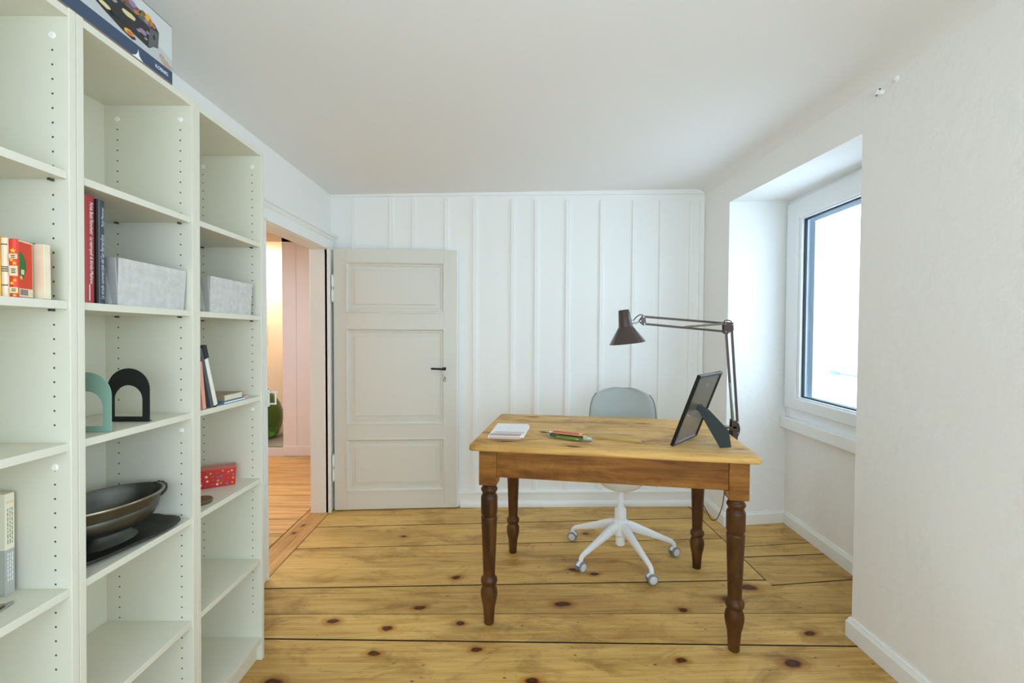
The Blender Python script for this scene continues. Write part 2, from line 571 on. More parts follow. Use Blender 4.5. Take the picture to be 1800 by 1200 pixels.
X0 = -1.228
GS = 0.0012
for i in range(3):
    a, b = Ls[i], Ls[i + 1]
    xe = 1.402 - G
    plank([(X0, b(X0) + G), (xe, b(xe) + G), (xe, a(xe) - G), (X0, a(X0) - G)])
s1 = line((1.485, 2.758), (1.881, 2.797)); s2 = line((1.458, 2.631), (1.88, 2.656)); s3 = line((1.412, 2.333), (1.868, 2.381))
xs, xe = 1.402 + G, 1.98
plank([(xs, s1(xs) + G), (xe, s1(xe) + G), (xe, 3.13), (1.512, 3.06), (1.512, 3.425), (xs, 3.425)])
plank([(xs, s2(xs) + G), (xe, s2(xe) + G), (xe, s1(xe) - G), (xs, s1(xs) - G)])
plank([(xs, s3(xs) + G), (xe, s3(xe) + G), (xe, s2(xe) - G), (xs, s2(xs) - G)])
plank([(X0, Ls[4](X0) + GS), (1.94, Ls[4](1.94) + GS), (1.94, s3(1.94) - G), (xs, s3(xs) - G), (xs, Ls[3](xs) - G), (X0, Ls[3](X0) - G)])
plank([(X0, Ls[5](X0) + G), (1.51, Ls[5](1.51) + G), (1.51, 1.925), (1.91, 1.925), (1.91, Ls[4](1.91) - GS), (X0, Ls[4](X0) - GS)])
for i in range(5, 15):
    a, b = Ls[i], Ls[i + 1]
    cuts = [X0, 1.51] if i == 5 else ([X0, random.uniform(-0.6, 0.9), 1.51])
    for c0, c1 in zip(cuts, cuts[1:]):
        plank([(c0 + G, b(c0) + G), (c1 - G, b(c1) + G), (c1 - G, a(c1) - G), (c0 + G, a(c0) - G)])
plank([(-1.385, 2.33), (X0 - 0.002, 2.33), (X0 - 0.002, 3.40), (-1.392, 3.46)], 'threshold', fl, 'threshold_board')

# hall floor beyond the doorway
hf = MB().box(-4.2, -1.393, 1.2, 4.85, -0.09, -0.022).build('floor_hall', 'subfloor')
struct(hf, 'warm orange pine board floor of the hall beyond the doorway', 'floor')
ys = [4.80, 4.39, 4.20, 3.91, 3.66, 3.43, 3.20, 2.98, 2.70, 2.42, 2.1, 1.8, 1.5, 1.2]
for y1, y0 in zip(ys, ys[1:]):
    MB().prism([(-4.2, y0 + G), (-1.396, y0 + G), (-1.396, y1 - G), (-4.2, y1 - G)], -0.022, random.uniform(-0.0012, 0)).build('floor_board', 'hall_floor', hf, bevel=0.002)

# ceiling with a soft cove on the window side
cl = MB()
rows = []
for y in (YR - 0.1, 3.6):
    prof = [(-1.36, CEIL(-1.36) + 0), (0, CEIL(0)), (1.0, CEIL(1.0)), (1.42, CEIL(1.42))]
    for k in range(1, 7):
        t = k / 6 * PI / 2
        prof.append((1.42 + 0.10 * math.sin(t), CEIL(1.42) - 0.07 * (1 - math.cos(t)) + 0.0))
    prof += [(2.3, CEIL(1.42) - 0.05), (2.3, 2.6), (-1.36, 2.6)]
    rows.append([(x, y, z) for x, z in prof])
cl.loft(rows)
struct(cl.build('ceiling', 'ceiling', smooth=35), 'low white plastered ceiling, slightly sloping', 'ceiling')

# left wall with the doorway opening
DY0, DY1, DZ = 2.425, 3.30, 1.878
wl = MB()
wl.box(-1.36, XL, YR - 0.1, DY0 - 0.006, -0.09, 2.45).box(-1.36, XL, DY1 + 0.006, 3.56, -0.09, 2.45).box(-1.36, XL, DY0 - 0.006, DY1 + 0.006, DZ + 0.006, 2.45)
wl = struct(wl.build('wall_left', 'plaster'), 'white plastered wall with the doorway behind the bookcases', 'wall')

# back wall with battens
wb = struct(MB().box(XL, 1.75, YB, 3.60, -0.09, 2.45).build('wall_back', 'panel_white'), 'white painted board and batten wall behind the desk', 'wall')
for x0, x1 in ((-1.097, -1.068), (-0.829, -0.792), (-0.663, -0.630), (-0.423, -0.390), (-0.215, -0.183), (0.065, 0.096), (0.240, 0.271),
               (0.471, 0.504), (0.724, 0.754), (0.965, 0.993), (1.168, 1.196), (1.393, 1.425), (1.470, 1.505)):
    MB().box(x0, x1, YB - 0.012, YB + 0.002, 0.11, 2.275).build('batten', 'panel_white', wb, bevel=0.0025, seg=1)
MB().add([(XL, YB - 0.018, 2.275), (1.51, YB - 0.018, 2.328), (1.51, YB + 0.002, 2.328), (XL, YB + 0.002, 2.275),
          (XL, YB - 0.018, 2.293), (1.51, YB - 0.018, 2.366), (1.51, YB + 0.002, 2.366), (XL, YB + 0.002, 2.293)],
         [(3, 2, 1, 0), (4, 5, 6, 7), (0, 1, 5, 4), (1, 2, 6, 5), (2, 3, 7, 6), (3, 0, 4, 7)]).build('top_rail', 'panel_white', wb, bevel=0.005, seg=2)
bb = MB()
bb.prism([(YB + 0.002, 0.0), (YB - 0.020, 0.0), (YB - 0.020, 0.092), (YB - 0.024, 0.096), (YB - 0.024, 0.108), (YB - 0.012, 0.116), (YB + 0.002, 0.116)],
         XL, 1.51, lambda y, z, x: (x, y, z))
o = struct(bb.build('baseboard_back', 'gloss_white', smooth=30), 'white moulded skirting board along the panelled back wall', 'baseboard')
bs = MB()
q = [(YB - 0.020, 0.0), (YB - 0.040, 0.0)] + [(YB - 0.040 + 0.020 * (1 - math.cos(t)), 0.012 + 0.030 * math.sin(t)) for t in (0, 0.4, 0.8, 1.2, PI / 2)]
bs.prism(q, -0.30, 1.49, lambda y, z, x: (x, y, z)).build('shoe_mould', 'gloss_white', o, smooth=40)

# right wall: thick, with the deep window recess
RY0, RY1 = 1.925, 3.055
WX = lambda y: 1.952 - 0.058 * (3.115 - y)      # plane of the thin wall inside the recess
wr = MB()
SY0, SY1, SZ0, SZ1 = -0.75, 0.55, 0.80, 2.05        # unseen window added beside the camera to brighten the room
wr.prism([(XR, YR - 0.2), (1.70, YR - 0.2), (1.70, SY0), (XR, SY0)], -0.09, 2.42)
wr.prism([(XR, SY1), (1.70, SY1), (2.25, 1.0), (2.25, 1.90), (WX(1.90), 1.90), (XR, RY0)], -0.09, 2.42)
wr.box(XR, 1.70, SY0, SY1, -0.09, SZ0).box(XR, 1.70, SY0, SY1, SZ1, 2.42)
wr.prism([(XR, RY1), (WX(3.115), 3.115), (2.25, 3.115), (2.25, 3.6), (XR, 3.6)], -0.09, 2.42)
# head over the recess, its soffit coving up to the window
hd = []
for y in (1.88, 3.13):
    pr = [(XR, 2.146 if y < 2 else 2.168)]
    zf = pr[0][1]
    xw = WX(y)
    pr += [(XR + 0.12, zf + 0.010), (XR + 0.26, zf + 0.020), (xw - 0.09, zf + 0.030), (xw - 0.04, zf + 0.030), (xw - 0.01, zf + 0.024), (xw + 0.03, zf + 0.016), (2.25, zf + 0.016)]
    pr += [(2.25, 2.42), (XR, 2.42)]
    hd.append([(x, (RY0 + 0.0006 if y < 2 else RY1 - 0.0006) if x <= XR + 0.001 else y, z) for x, z in pr])
wr.loft(hd)
# parapet under the window, and the strips round the opening
WY0, WY1, WZ0, WZ1 = 1.955, 3.085, 0.735, 2.172
wr.prism([(WX(1.89), 1.89), (2.25, 1.89), (2.25, 3.12), (WX(3.12), 3.12)], -0.09, WZ0 - 0.02)
wr = struct(wr.build('wall_right', 'plaster', smooth=30), 'thick white plastered wall with deep window recess', 'wall')


def skirt(name, pts, label, h=0.087, t=0.015):
    """skirting along a run of floor points, room on the left-hand side of travel"""
    b = MB()
    prof = [(0, 0), (t, 0), (t, h - 0.020), (t - 0.005, h - 0.012), (t - 0.008, h), (0, h)]
    rings = []
    n = len(pts)
    for i, p in enumerate(pts):
        p = Vector(p)
        d0 = (p - Vector(pts[i - 1])).normalized() if i else (Vector(pts[1]) - p).normalized()
        d1 = (Vector(pts[i + 1]) - p).normalized() if i < n - 1 else d0
        n0, n1 = Vector((-d0.y, d0.x)), Vector((-d1.y, d1.x))
        m_ = (n0 + n1).normalized()
        m_ = m_ / max(0.3, m_.dot(n0))
        rings.append([(p.x + m_.x * a, p.y + m_.y * a, z) for a, z in prof])
    b.loft(rings)
    return struct(b.build(name, 'gloss_white', smooth=30), label, 'baseboard')


skirt('baseboard_right', [(XR, YR), (XR, RY0), (WX(1.90), 1.90), (WX(3.112), 3.113), (XR, RY1), (XR, 3.41)], 'white skirting board along the window wall and round its recess')

# wall behind the camera with a wide unseen window, added to light the room
rw = MB()
RX0, RX1, RZ0, RZ1 = -0.90, 1.25, 0.60, 2.1
rw.box(XL, RX0, YR - 0.2, YR, -0.09, 2.42).box(RX1, XR, YR - 0.2, YR, -0.09, 2.42).box(RX0, RX1, YR - 0.2, YR, -0.09, RZ0).box(RX0, RX1, YR - 0.2, YR, RZ1, 2.42)
struct(rw.build('wall_rear', 'plaster'), 'white plastered wall behind the camera', 'wall')
w2 = thing('added_rear_window', 'added unseen white window in the wall behind the camera, for fill light', 'window', (0.25, YR - 0.1, RZ0), kind='structure')
b = MB()
b.box(RX0, RX1, YR - 0.14, YR - 0.07, RZ0, RZ0 + 0.06).box(RX0, RX1, YR - 0.14, YR - 0.07, RZ1 - 0.06, RZ1)
for x in (RX0, 0.25 - 0.04, RX1 - 0.06):
    b.box(x, x + (0.08 if abs(x) < 0.5 else 0.06), YR - 0.14, YR - 0.07, RZ0 + 0.06, RZ1 - 0.06)
b.build('window_frame', 'upvc', w2, bevel=0.004)
for x0, x1 in ((RX0 + 0.05, 0.22), (0.28, RX1 - 0.05)):
    MB().box(x0, x1, YR - 0.108, YR - 0.104, RZ0 + 0.05, RZ1 - 0.05).build('pane', 'clear_glass', w2)

w3 = thing('added_side_window', 'added unseen white window in the near stretch of the right wall, for fill light', 'window', (1.62, -0.1, SZ0), kind='structure')
b = MB().box(1.60, 1.66, SY0, SY1, SZ0, SZ0 + 0.06).box(1.60, 1.66, SY0, SY1, SZ1 - 0.06, SZ1)
for y in (SY0, -0.14, SY1 - 0.06):
    b.box(1.60, 1.66, y, y + (0.08 if abs(y) < 0.3 else 0.06), SZ0 + 0.06, SZ1 - 0.06)
b.build('window_frame', 'upvc', w3, bevel=0.004)
for y0, y1 in ((SY0 + 0.05, -0.13), (-0.07, SY1 - 0.05)):
    MB().box(1.628, 1.632, y0, y1, SZ0 + 0.05, SZ1 - 0.05).build('pane', 'clear_glass', w3)

# ------------------------------------------------------------------ window_1 in the recess
def wpt(y, z, off):
    """point on the window plane; off = metres into the room"""
    return Vector((WX(y) - off, y - 0.058 * off, z))


win = thing('window_1', 'white tilt window with blown-out daylight in the deep recess', 'window', wpt(2.52, WZ0, 0), kind='structure')


def wframe(name, m, y0, y1, z0, z1, wy, wz0, wz1, o0, o1, bevel=0.004, parent=win):
    b = MB()
    for (ya, yb, za, zb) in ((y0, y0 + wy, z0, z1), (y1 - wy, y1, z0, z1), (y0 + wy, y1 - wy, z0, z0 + wz0), (y0 + wy, y1 - wy, z1 - wz1, z1)):
        b.hexa([wpt(ya, za, o0), wpt(yb, za, o0), wpt(yb, zb, o0), wpt(ya, zb, o0)], [wpt(ya, za, o1), wpt(yb, za, o1), wpt(yb, zb, o1), wpt(ya, zb, o1)])
    return b.build(name, m, parent, bevel=bevel)


wframe('window_frame', 'upvc', 1.935, 3.108, WZ0, 2.19, 0.05, 0.07, 0.05, -0.06, 0.008)
sash = wframe('window_sash', 'upvc', 1.962, 3.090, 0.805, 2.160, 0.128, 0.072, 0.118, -0.045, 0.032, 0.006)
wframe('glazing_bead', 'upvc', 2.090, 2.962, 0.877, 2.042, 0.026, 0.010, 0.010, -0.03, 0.020, 0.003, sash)
wframe('gasket', 'gasket', 2.115, 2.937, 0.886, 2.033, 0.011, 0.008, 0.009, -0.012, 0.003, 0, sash)
wframe('outer_cladding', 'alu', 2.09, 2.962, 0.880, 2.040, 0.062, 0.012, 0.026, -0.058, -0.046, 0, sash)
b = MB().hexa([wpt(2.11, 0.885, -0.012), wpt(2.94, 0.885, -0.012), wpt(2.94, 2.035, -0.012), wpt(2.11, 2.035, -0.012)],
              [wpt(2.11, 0.885, -0.018), wpt(2.94, 0.885, -0.018), wpt(2.94, 2.035, -0.018), wpt(2.11, 2.035, -0.018)])
b.build('pane', 'glass', sash)
b = MB()
for z in (0.83, 2.02):
    b.tube([wpt(3.098, z - 0.03, 0.014), wpt(3.098, z + 0.03, 0.014)], 0.006)
b.build('window_hinge', 'upvc', win, smooth=40)
b = MB().hexa([wpt(1.935, 0.672, 0.048), wpt(3.112, 0.662, 0.048), wpt(3.112, 0.662, -0.01), wpt(1.935, 0.672, -0.01)],
              [wpt(1.935, 0.746, 0.048), wpt(3.112, 0.734, 0.048), wpt(3.112, 0.734, -0.01), wpt(1.935, 0.746, -0.01)])
b.build('window_sill', 'gloss_white', win, bevel=0.005)

# pale bar outside the window
bar = thing('railing_bar', 'pale metal bar with a thick end, outside the bright window', 'bar', (2.26, 1.95, 0.97))
MB().tube([(2.60, 3.57, 0.985), (2.60, 2.0, 0.972)], 0.007).build('rail', mat('pale_galvanised_steel', (118, 134, 152), 0.7, 0.0), bar, smooth=40)
MB().tube([(2.60, 3.60, 0.987), (2.60, 3.585, 0.987), (2.60, 3.50, 0.986), (2.60, 3.49, 0.986)], [0.012, 0.020, 0.016, 0.008], 10).build('end_knob', bpy.data.materials['pale_galvanised_steel'], bar, smooth=40)
MB().tube([(2.60, 2.0, 0.972), (2.25, 1.75, 0.972)], 0.009).build('wall_arm', bpy.data.materials['pale_galvanised_steel'], bar, smooth=40)

# ------------------------------------------------------------------ doorway: casing, leaf
tr = MB()
# far and near jamb linings, head lining
trim = thing('trim_1', 'white moulded wooden casing around the open doorway', 'trim', (XL, 2.86, 0), kind='structure')
MB().box(-1.352, -1.232, DY1, DY1 + 0.012, 0, DZ + 0.012).build('jamb', 'gloss_white', trim, bevel=0.002)
MB().box(-1.352, -1.232, DY0 - 0.012, DY0, 0, DZ + 0.012).build('jamb', 'gloss_white', trim, bevel=0.002)
MB().box(-1.352, -1.232, DY0, DY1, DZ - 0.002, DZ + 0.012).build('head_jamb', 'gloss_white', trim, bevel=0.002)
for y0, y1, inner in ((DY1, DY1 + 0.105, DY1), (DY0 - 0.105, DY0, DY0)):
    b = MB().box(XL - 0.002, -1.222, y0, y1, 0, 1.875 + 0.02)
    yi = inner
    b.box(-1.226, -1.214, yi - 0.012 if yi == DY0 else yi, yi if yi == DY0 else yi + 0.012, 0, 1.895)
    b.build('casing_board', 'gloss_white', trim, bevel=0.004)
hb = MB()
hb.prism([(XL - 0.002, 1.878), (-1.214, 1.878), (-1.214, 1.890), (-1.222, 1.893), (-1.222, 1.945), (-1.212, 1.955), (-1.208, 1.966), (-1.196, 1.972), (-1.190, 1.985), (XL - 0.002, 1.988)],
         DY0 - 0.11, DY1 + 0.112, lambda x, z, y: (x, y, z))
hb.build('head_casing', 'gloss_white', trim, smooth=25)
# box keep of the lock on the near jamb
kp = MB()
kp.tube([(-1.222, 2.418, 0.988), (-1.163, 2.418, 0.988)], 0.0045).tube([(-1.172, 2.418, 0.988), (-1.172, 2.418, 0.926)], 0.0045).tube([(-1.168, 2.418, 0.928), (-1.222, 2.418, 0.928)], 0.0045)
kp.box(-1.222, -1.205, 2.405, 2.425, 0.915, 1.0)
kp.build('lock_keep', 'gloss_white', trim, smooth=40)

ang = math.atan2(0.042, 0.878)
TD = TR(-1.203, 3.340, 0.006) @ Matrix.Rotation(ang, 4, 'Z')
door = thing('door_1', 'open pale grey three-panel wooden door folded back against the panelled wall', 'door', TD, kind='structure')
W, HD, TH = 0.878, 1.884, 0.030
PX0, PX1 = 0.088, 0.786
PZ = [(1.43, 1.79), (0.622, 1.312), (0.135, 0.512)]
b = MB()
b.box(0, PX0, 0, TH, 0, HD).box(PX1, W, 0, TH, 0, HD)
zs = [HD, PZ[0][1], PZ[0][0], PZ[1][1], PZ[1][0], PZ[2][1], PZ[2][0], 0]
for k in range(0, 8, 2):
    b.box(PX0, PX1, 0, TH, zs[k + 1], zs[k])
b.build('door_frame', 'door', door, bevel=0.0015, keep=True)
MB().box(W - 0.001, W + 0.008, 0.008, TH - 0.002, 0.0, HD).build('rebate_edge', 'gloss_white', door, keep=True)
for z0, z1 in PZ:
    mo = MB().rect_rings(PX0 - 0.006, PX1 + 0.006, z0 - 0.006, z1 + 0.006,
                         [(0, 0.0), (0.002, -0.006), (0.010, -0.007), (0.014, -0.001), (0.018, 0.002), (0.022, 0.008), (0.026, 0.008), (0.030, 0.006), (0.034, 0.012), (0.0345, 0.013)],
                         lambda x, z, d: (x, d, z))
    mo.f.pop()
    p = MB().rect_rings(PX0 + 0.026, PX1 - 0.026, z0 + 0.026, z1 - 0.026, [(0, 0.013), (0.030, 0.010), (0.034, 0.004), (0.035, 0.004)],
                        lambda x, z, d: (x, d, z)).build('door_panel', 'door', door, keep=True)
    mo.build('moulding', 'door', p, smooth=30, keep=True)
for z in (1.60, 0.31):
    h = MB().tube([(-0.006, -0.004, z + 0.012), (-0.006, -0.004, z + 0.088)], 0.0085, 12).tube([(-0.006, -0.004, z - 0.088), (-0.006, -0.004, z - 0.012)], 0.0085, 12)
    h.tube([(-0.006, -0.004, z - 0.10), (-0.006, -0.004, z + 0.10)], 0.004)
    h.build('hinge', 'gloss_white', door, smooth=40, keep=True)
hn = MB()
hn.lathe([(0.0145, 0), (0.0145, 0.004), (0.010, 0.007)], TR(0.786, 0, 1.022) @ R('X', 90), 20)
hn.tube([(0.786, -0.004, 1.022), (0.786, -0.040, 1.022)], 0.0065, 10)
hn.tube([(0.802, -0.043, 1.019), (0.790, -0.043, 1.022), (0.778, -0.045, 1.023), (0.74, -0.044, 1.0245), (0.700, -0.043, 1.026), (0.694, -0.043, 1.026)], [0.003, 0.0095, 0.0085, 0.0065, 0.0075, 0.004], 12)
hn.build('handle', 'iron', door, smooth=50, keep=True)
ky = MB()
ky.prism([(0.772, 0.975), (0.79, 0.975), (0.797, 0.955), (0.789, 0.945), (0.781, 0.962)], -0.003, 0.001, lambda x, z, y: (x, y, z))
ky.tube([(0.790, 0, 0.960), (0.790, -0.03, 0.960)], 0.003)
ky.tube([(0.790 + 0.009 * math.cos(t), -0.032, 0.944 + 0.010 * math.sin(t)) for t in [i * PI / 6 for i in range(13)]], 0.002, 6)
ky.build('key', 'pin', door, smooth=40, keep=True)

# ------------------------------------------------------------------ hall beyond the door
hw = MB()
hw.box(-2.25, -1.36, 4.80, 4.95, -0.09, 2.40)
hw = struct(hw.build('wall_hall_back', 'hall_panel'), 'dusky pink panelled wall at the end of the hall', 'wall')
MB().box(-2.115, -2.108, 4.792, 4.801, 0.1, 2.4).build('batten', 'hall_panel', hw, bevel=0.002)
MB().box(-2.25, -1.36, 4.785, 4.801, 0.0, 0.10).build('baseboard', 'hall_panel', hw, bevel=0.004)
hs = MB()
hs.box(-4.2, -2.25, 5.85, 5.95, -0.09, 2.4).box(-4.3, -4.2, 1.1, 5.95, -0.09, 2.4).box(-4.3, -1.36, 1.1, 1.2, -0.09, 2.4).box(-1.36, -1.30, 3.56, 4.95, -0.09, 2.4).box(-2.25, -2.15, 4.95, 5.95, -0.09, 2.4)
struct(hs.build('wall_hall_side', 'hall_wall'), 'warm lit plaster walls of the hall and its alcove', 'wall')
struct(MB().box(-4.3, -1.36, 1.1, 4.80, 2.28, 2.4).box(-4.3, -2.15, 4.80, 5.95, 2.20, 2.4).build('ceiling_hall', 'hall_wall'), 'plaster ceiling of the hall', 'ceiling')
struct(MB().box(-4.2, -2.25, 4.80, 5.85, -0.09, 0.105).build('trim_2', 'stone', bevel=0.006), 'rough grey stone step in the hall alcove', 'step')
struct(MB().box(-4.2, -2.25, 4.785, 4.80, -0.02, 0.085).build('baseboard_hall', 'hall_panel', bevel=0.004), 'pale skirting below the stone step in the hall', 'baseboard')

bt = thing('demijohn', 'large round green glass demijohn on the stone step in the hall', 'bottle', (-2.685, 5.14, 0.105))
MB().lathe([(r_ * 1.13, z_ * 1.10) for r_, z_ in [(0.0005, 0.002), (0.10, 0.0), (0.15, 0.006), (0.19, 0.05), (0.218, 0.13), (0.228, 0.20), (0.222, 0.27), (0.200, 0.34), (0.155, 0.42), (0.10, 0.48), (0.055, 0.525), (0.036, 0.56), (0.032, 0.63), (0.040, 0.64), (0.040, 0.655), (0.028, 0.655)]],
           TR(-2.685, 5.14, 0.106), 40, False).build('glass_body', 'bottle', bt, smooth=60)
tw = thing('dry_twigs', 'dry curly brown twigs standing in the green demijohn', 'branches', (-2.685, 5.14, 0.62))
M['twig'] = mat('dry_twig_bark', (150, 110, 78), 0.9)
rt = random.Random(3)
for k in range(6):
    p = Vector((-2.685, 5.14, 0.56)); a = rt.uniform(0, 6.28)
    d = Vector((0.32 + 0.12 * rt.random() if k < 4 else -0.3, rt.uniform(-0.2, 0.2), 1)).normalized()
    pts = [p.copy()]
    for s in range(13):
        d = (d + Vector((0.34 * math.sin(a + s * 1.4), 0.2 * math.cos(a + s), 0.10))).normalized()
        if s < 2: d = Vector((0.01 * (k - 3), 0.005, 1)).normalized()
        p = p + d * 0.062
        pts.append(p.copy())
    MB().tube(pts, [0.003 - 0.00015 * i for i in range(14)], 5).build('twig', 'twig', tw, smooth=60)
gl = thing('globe_lamp', 'glowing warm globe lamp under the hall alcove ceiling', 'lamp', (-2.95, 5.45, 2.03))
MB().lathe([(0.02, -0.09), (0.06, -0.075), (0.085, -0.035), (0.092, 0.0), (0.085, 0.035), (0.06, 0.075), (0.03, 0.09)], TR(-2.95, 5.45, 2.03), 24).build('globe', 'glow', gl, smooth=60)
MB().lathe([(0.05, 0.0), (0.05, 0.08)], TR(-2.95, 5.45, 2.118), 20).build('ceiling_cup', 'gloss_white', gl, smooth=40)

# ------------------------------------------------------------------ bookcases
tl, yw = 0.0143, 0.0129
Yd = Vector((math.sin(yw) * math.cos(tl), math.cos(yw) * math.cos(tl), -math.sin(tl)))
Wd = Vector((-math.cos(yw), math.sin(yw), 0))
Zd = Yd.cross(Wd)
BK = Matrix((Yd, Wd, Zd)).transposed().to_4x4()
BK.translation = (-0.9604, 1.0512, 0.010)     # x = along the row, y = depth into the wall, z = up
SH = [1.659, 1.371, 1.054, 0.727, 0.406]
PT = 0.018


def on(u, w, v, rz=0.0):
    """a place on a bookcase, as a world matrix"""
    return BK @ TR(u, w, v) @ R('Z', rz)


SHARED = {}


def share(name, make, m, parent, T, smooth=None):
    """a small repeated part: one mesh, many objects"""
    if name not in SHARED:
        o = make().build(name, m, parent, smooth=smooth, keep=True)
        SHARED[name] = o.data
    else:
        o = bpy.data.objects.new(name, SHARED[name])
        COL.objects.link(o)
        o.parent = parent
    o.matrix_basis = T
    return o


def bookcase(u0, label):
    t = thing('bookcase', label, 'bookcase', BK @ TR(u0, 0, 0), group='white bookcases in a row')
    Wb, D, Hh = 0.40, 0.28, 2.02
    G2 = 0.0006
    for side in (0, 1):
        x0 = G2 if side == 0 else Wb - PT
        x1 = PT if side == 0 else Wb - G2
        p = MB().prism([(0, 0), (D - 0.03, 0.0), (D - 0.03, 0.06), (D, 0.09), (D, Hh), (0, Hh)], x0, x1, lambda y, z, x: (x, y, z)).build('side_panel', 'shelf', t, bevel=0.0012, keep=True)
        xin = PT if side == 0 else Wb - PT
        sg = 1 if side == 0 else -1
        h = MB()
        for w in (0.036, 0.228):
            for zone in ((1.025, 0.170), (1.958, 1.09)):
                z = zone[0] - 0.032
                while z > zone[1]:
                    if not any(-0.02 < z - s < 0.004 for s in SH):
                        r = 0.0025
                        c = [(xin + sg * 0.0002, w + r * math.cos(k * PI / 4), z + r * math.sin(k * PI / 4)) for k in range(8)]
                        h.add(c, [tuple(range(8))])
                    z -= 0.032
        ho = h.build('peg_holes', 'hole', p, keep=True)
        ho['kind'] = 'stuff'
        for w in (0.036, 0.228):
            for z in (1.958, 1.000):
                share('screw_cap', lambda: MB().lathe([(0.0078, 0), (0.0078, 0.0015), (0.006, 0.003)], None, 16), 'cap', p, TR(xin, w, z) @ R('Y', 90 * sg), 40)
    MB().box(PT, Wb - PT, 0.001, D - 0.004, Hh - PT - 0.002, Hh - 0.002).build('top_panel', 'shelf', t, bevel=0.001, keep=True)
    MB().box(0.004, Wb - 0.004, D - 0.012, D - 0.008, 0.08, Hh - 0.01).build('back_panel', 'shelf', t, keep=True)
    for i, z in enumerate(SH + [0.092]):
        s = MB().box(PT + 0.0006, Wb - PT - 0.0006, 0.002 if i == 5 else 0.005, D - 0.013, z - PT, z).build('shelf', 'shelf', t, bevel=0.001, keep=True)
        if i not in (2, 5):
            for x, sg in ((PT, 1), (Wb - PT, -1)):
                for w in (0.036, 0.228):
                    share('shelf_pin', lambda: MB().box(-0.0055, 0.0055, -0.003, 0.003, -0.005, 0), 'pin', s, TR(x + sg * 0.0055, w, z - PT))
    MB().box(PT, Wb - PT, 0.022, 0.036, 0.0, 0.074).build('plinth', 'shelf', t, bevel=0.001, keep=True)
    return t


bookcase(-0.40, 'white open bookcase with a row of small old books on one shelf')
bookcase(0.0, 'middle white open bookcase holding arched bookends and a pewter bowl')
bookcase(0.40, 'far white open bookcase by the doorway, red floral box on a shelf')


def book(name, label, T, th, h, d, cover, page='page', group=None, board=0.002, cat='book', round_=True):
    """upright book: spine on local -y, thickness along x, standing on z=0"""
    t = thing(name, label, cat, T, group)
    c = MB()
    c.box(0, board, 0, d, 0, h).box(th - board, th, 0, d, 0, h)
    sp = [(0, 0.0), (th * 0.15, -0.0025), (th * 0.5, -0.004), (th * 0.85, -0.0025), (th, 0.0), (th, 0.003), (0, 0.003)] if round_ else [(0, -0.001), (th, -0.001), (th, 0.003), (0, 0.003)]
    c.prism(sp, 0, h)
    c.build('cover', cover, t, bevel=0.0006, keep=True)
    MB().box(board, th - board, 0.002, d - 0.004, 0.003, h - 0.003).build('pages', page, t, keep=True)
    return t


# appliance box on top of the middle bookcase, printed on its front
T = on(0, 0, 2.0204)
bx = thing('appliance_box', 'table grill carton with navy band lying on top of the bookcases', 'box', T)
M['carton'] = mat('white_printed_carton', (206, 208, 208), 0.45)
M['carton_raw'] = mat('brown_cardboard', (150, 122, 98), 0.9)
M['navy'] = mat('navy_print', (58, 76, 102), 0.5)
BL, BR_, BH, BD = -0.27, 0.304, 0.168, 0.22
MB().box(BL, BR_, 0.004, 0.004 + BD, 0.0, BH).build('carton', 'carton', bx, bevel=0.0012, keep=True)
MB().box(BL, BR_ - 0.001, 0.003, 0.006, 0.0002, 0.0032).build('cardboard_edge', 'carton_raw', bx, keep=True)
FW = 0.0036


def decal(name, poly, m, lay=1, parent=bx):
    return MB().prism(poly, FW - 0.0003 * lay, FW + 0.0003, lambda x, z, y: (x, y, z)).build(name, m, parent, keep=True)


decal('navy_band', [(BL, 0.004), (BR_ - 0.0005, 0.004), (BR_ - 0.0005, 0.038), (BL, 0.038)], 'navy')
decal('navy_lid_line', [(0.175, BH - 0.0012), (BR_ - 0.0005, BH - 0.0012), (BR_ - 0.0005, BH - 0.0003), (0.175, BH - 0.0003)], 'dark_ink')
decal('white_fin', [(0.158, 0.003), (0.170, 0.009), (0.176, 0.016), (0.179, 0.0275), (0.183, 0.012), (0.196, 0.003)], 'white_ink', 2)
text_mesh('brand_lettering', 'KOENIG', 0.0135, TR(0.238, FW - 0.0005, 0.0165) @ R('X', 90), 'white_ink', bx, width=0.047)
for nm, rgb in (('grill_black', (44, 44, 46)), ('grill_grey', (92, 94, 98)), ('plate_grey', (150, 152, 154)), ('tomato', (208, 104, 56)), ('pepper', (222, 176, 70)), ('onion', (150, 128, 160)), ('cheese', (214, 206, 150)),
                ('courgette', (120, 124, 60)), ('bread', (184, 160, 140)), ('table_print', (188, 192, 194)), ('brown_food', (140, 84, 50))):
    M[nm] = mat(nm, rgb, 0.5)
decal('table_print', [(BL, 0.038), (BR_ - 0.0005, 0.038), (BR_ - 0.0005, 0.070), (0.20, 0.095), (BL, 0.120)], 'table_print', 1)
decal('grill_base', [(-0.12, 0.088), (0.215, 0.054), (0.222, 0.058), (0.250, 0.086), (0.252, 0.118), (0.235, 0.132), (-0.10, 0.158), (-0.125, 0.13)], 'grill_black', 2)
decal('grill_end', [(0.213, 0.058), (0.222, 0.058), (0.228, 0.066), (0.248, 0.072), (0.252, 0.116), (0.219, 0.110)], 'grill_grey', 3)
decal('grill_top', [(-0.10, 0.128), (0.200, 0.112), (0.219, 0.110), (0.236, 0.131), (-0.08, 0.156)], 'grill_grey', 3)
decal('grill_knob', [(0.2335 + 0.004 * math.cos(k * PI / 5), 0.094 + 0.007 * math.sin(k * PI / 5)) for k in range(10)], 'grill_black', 4)
rf = random.Random(5)


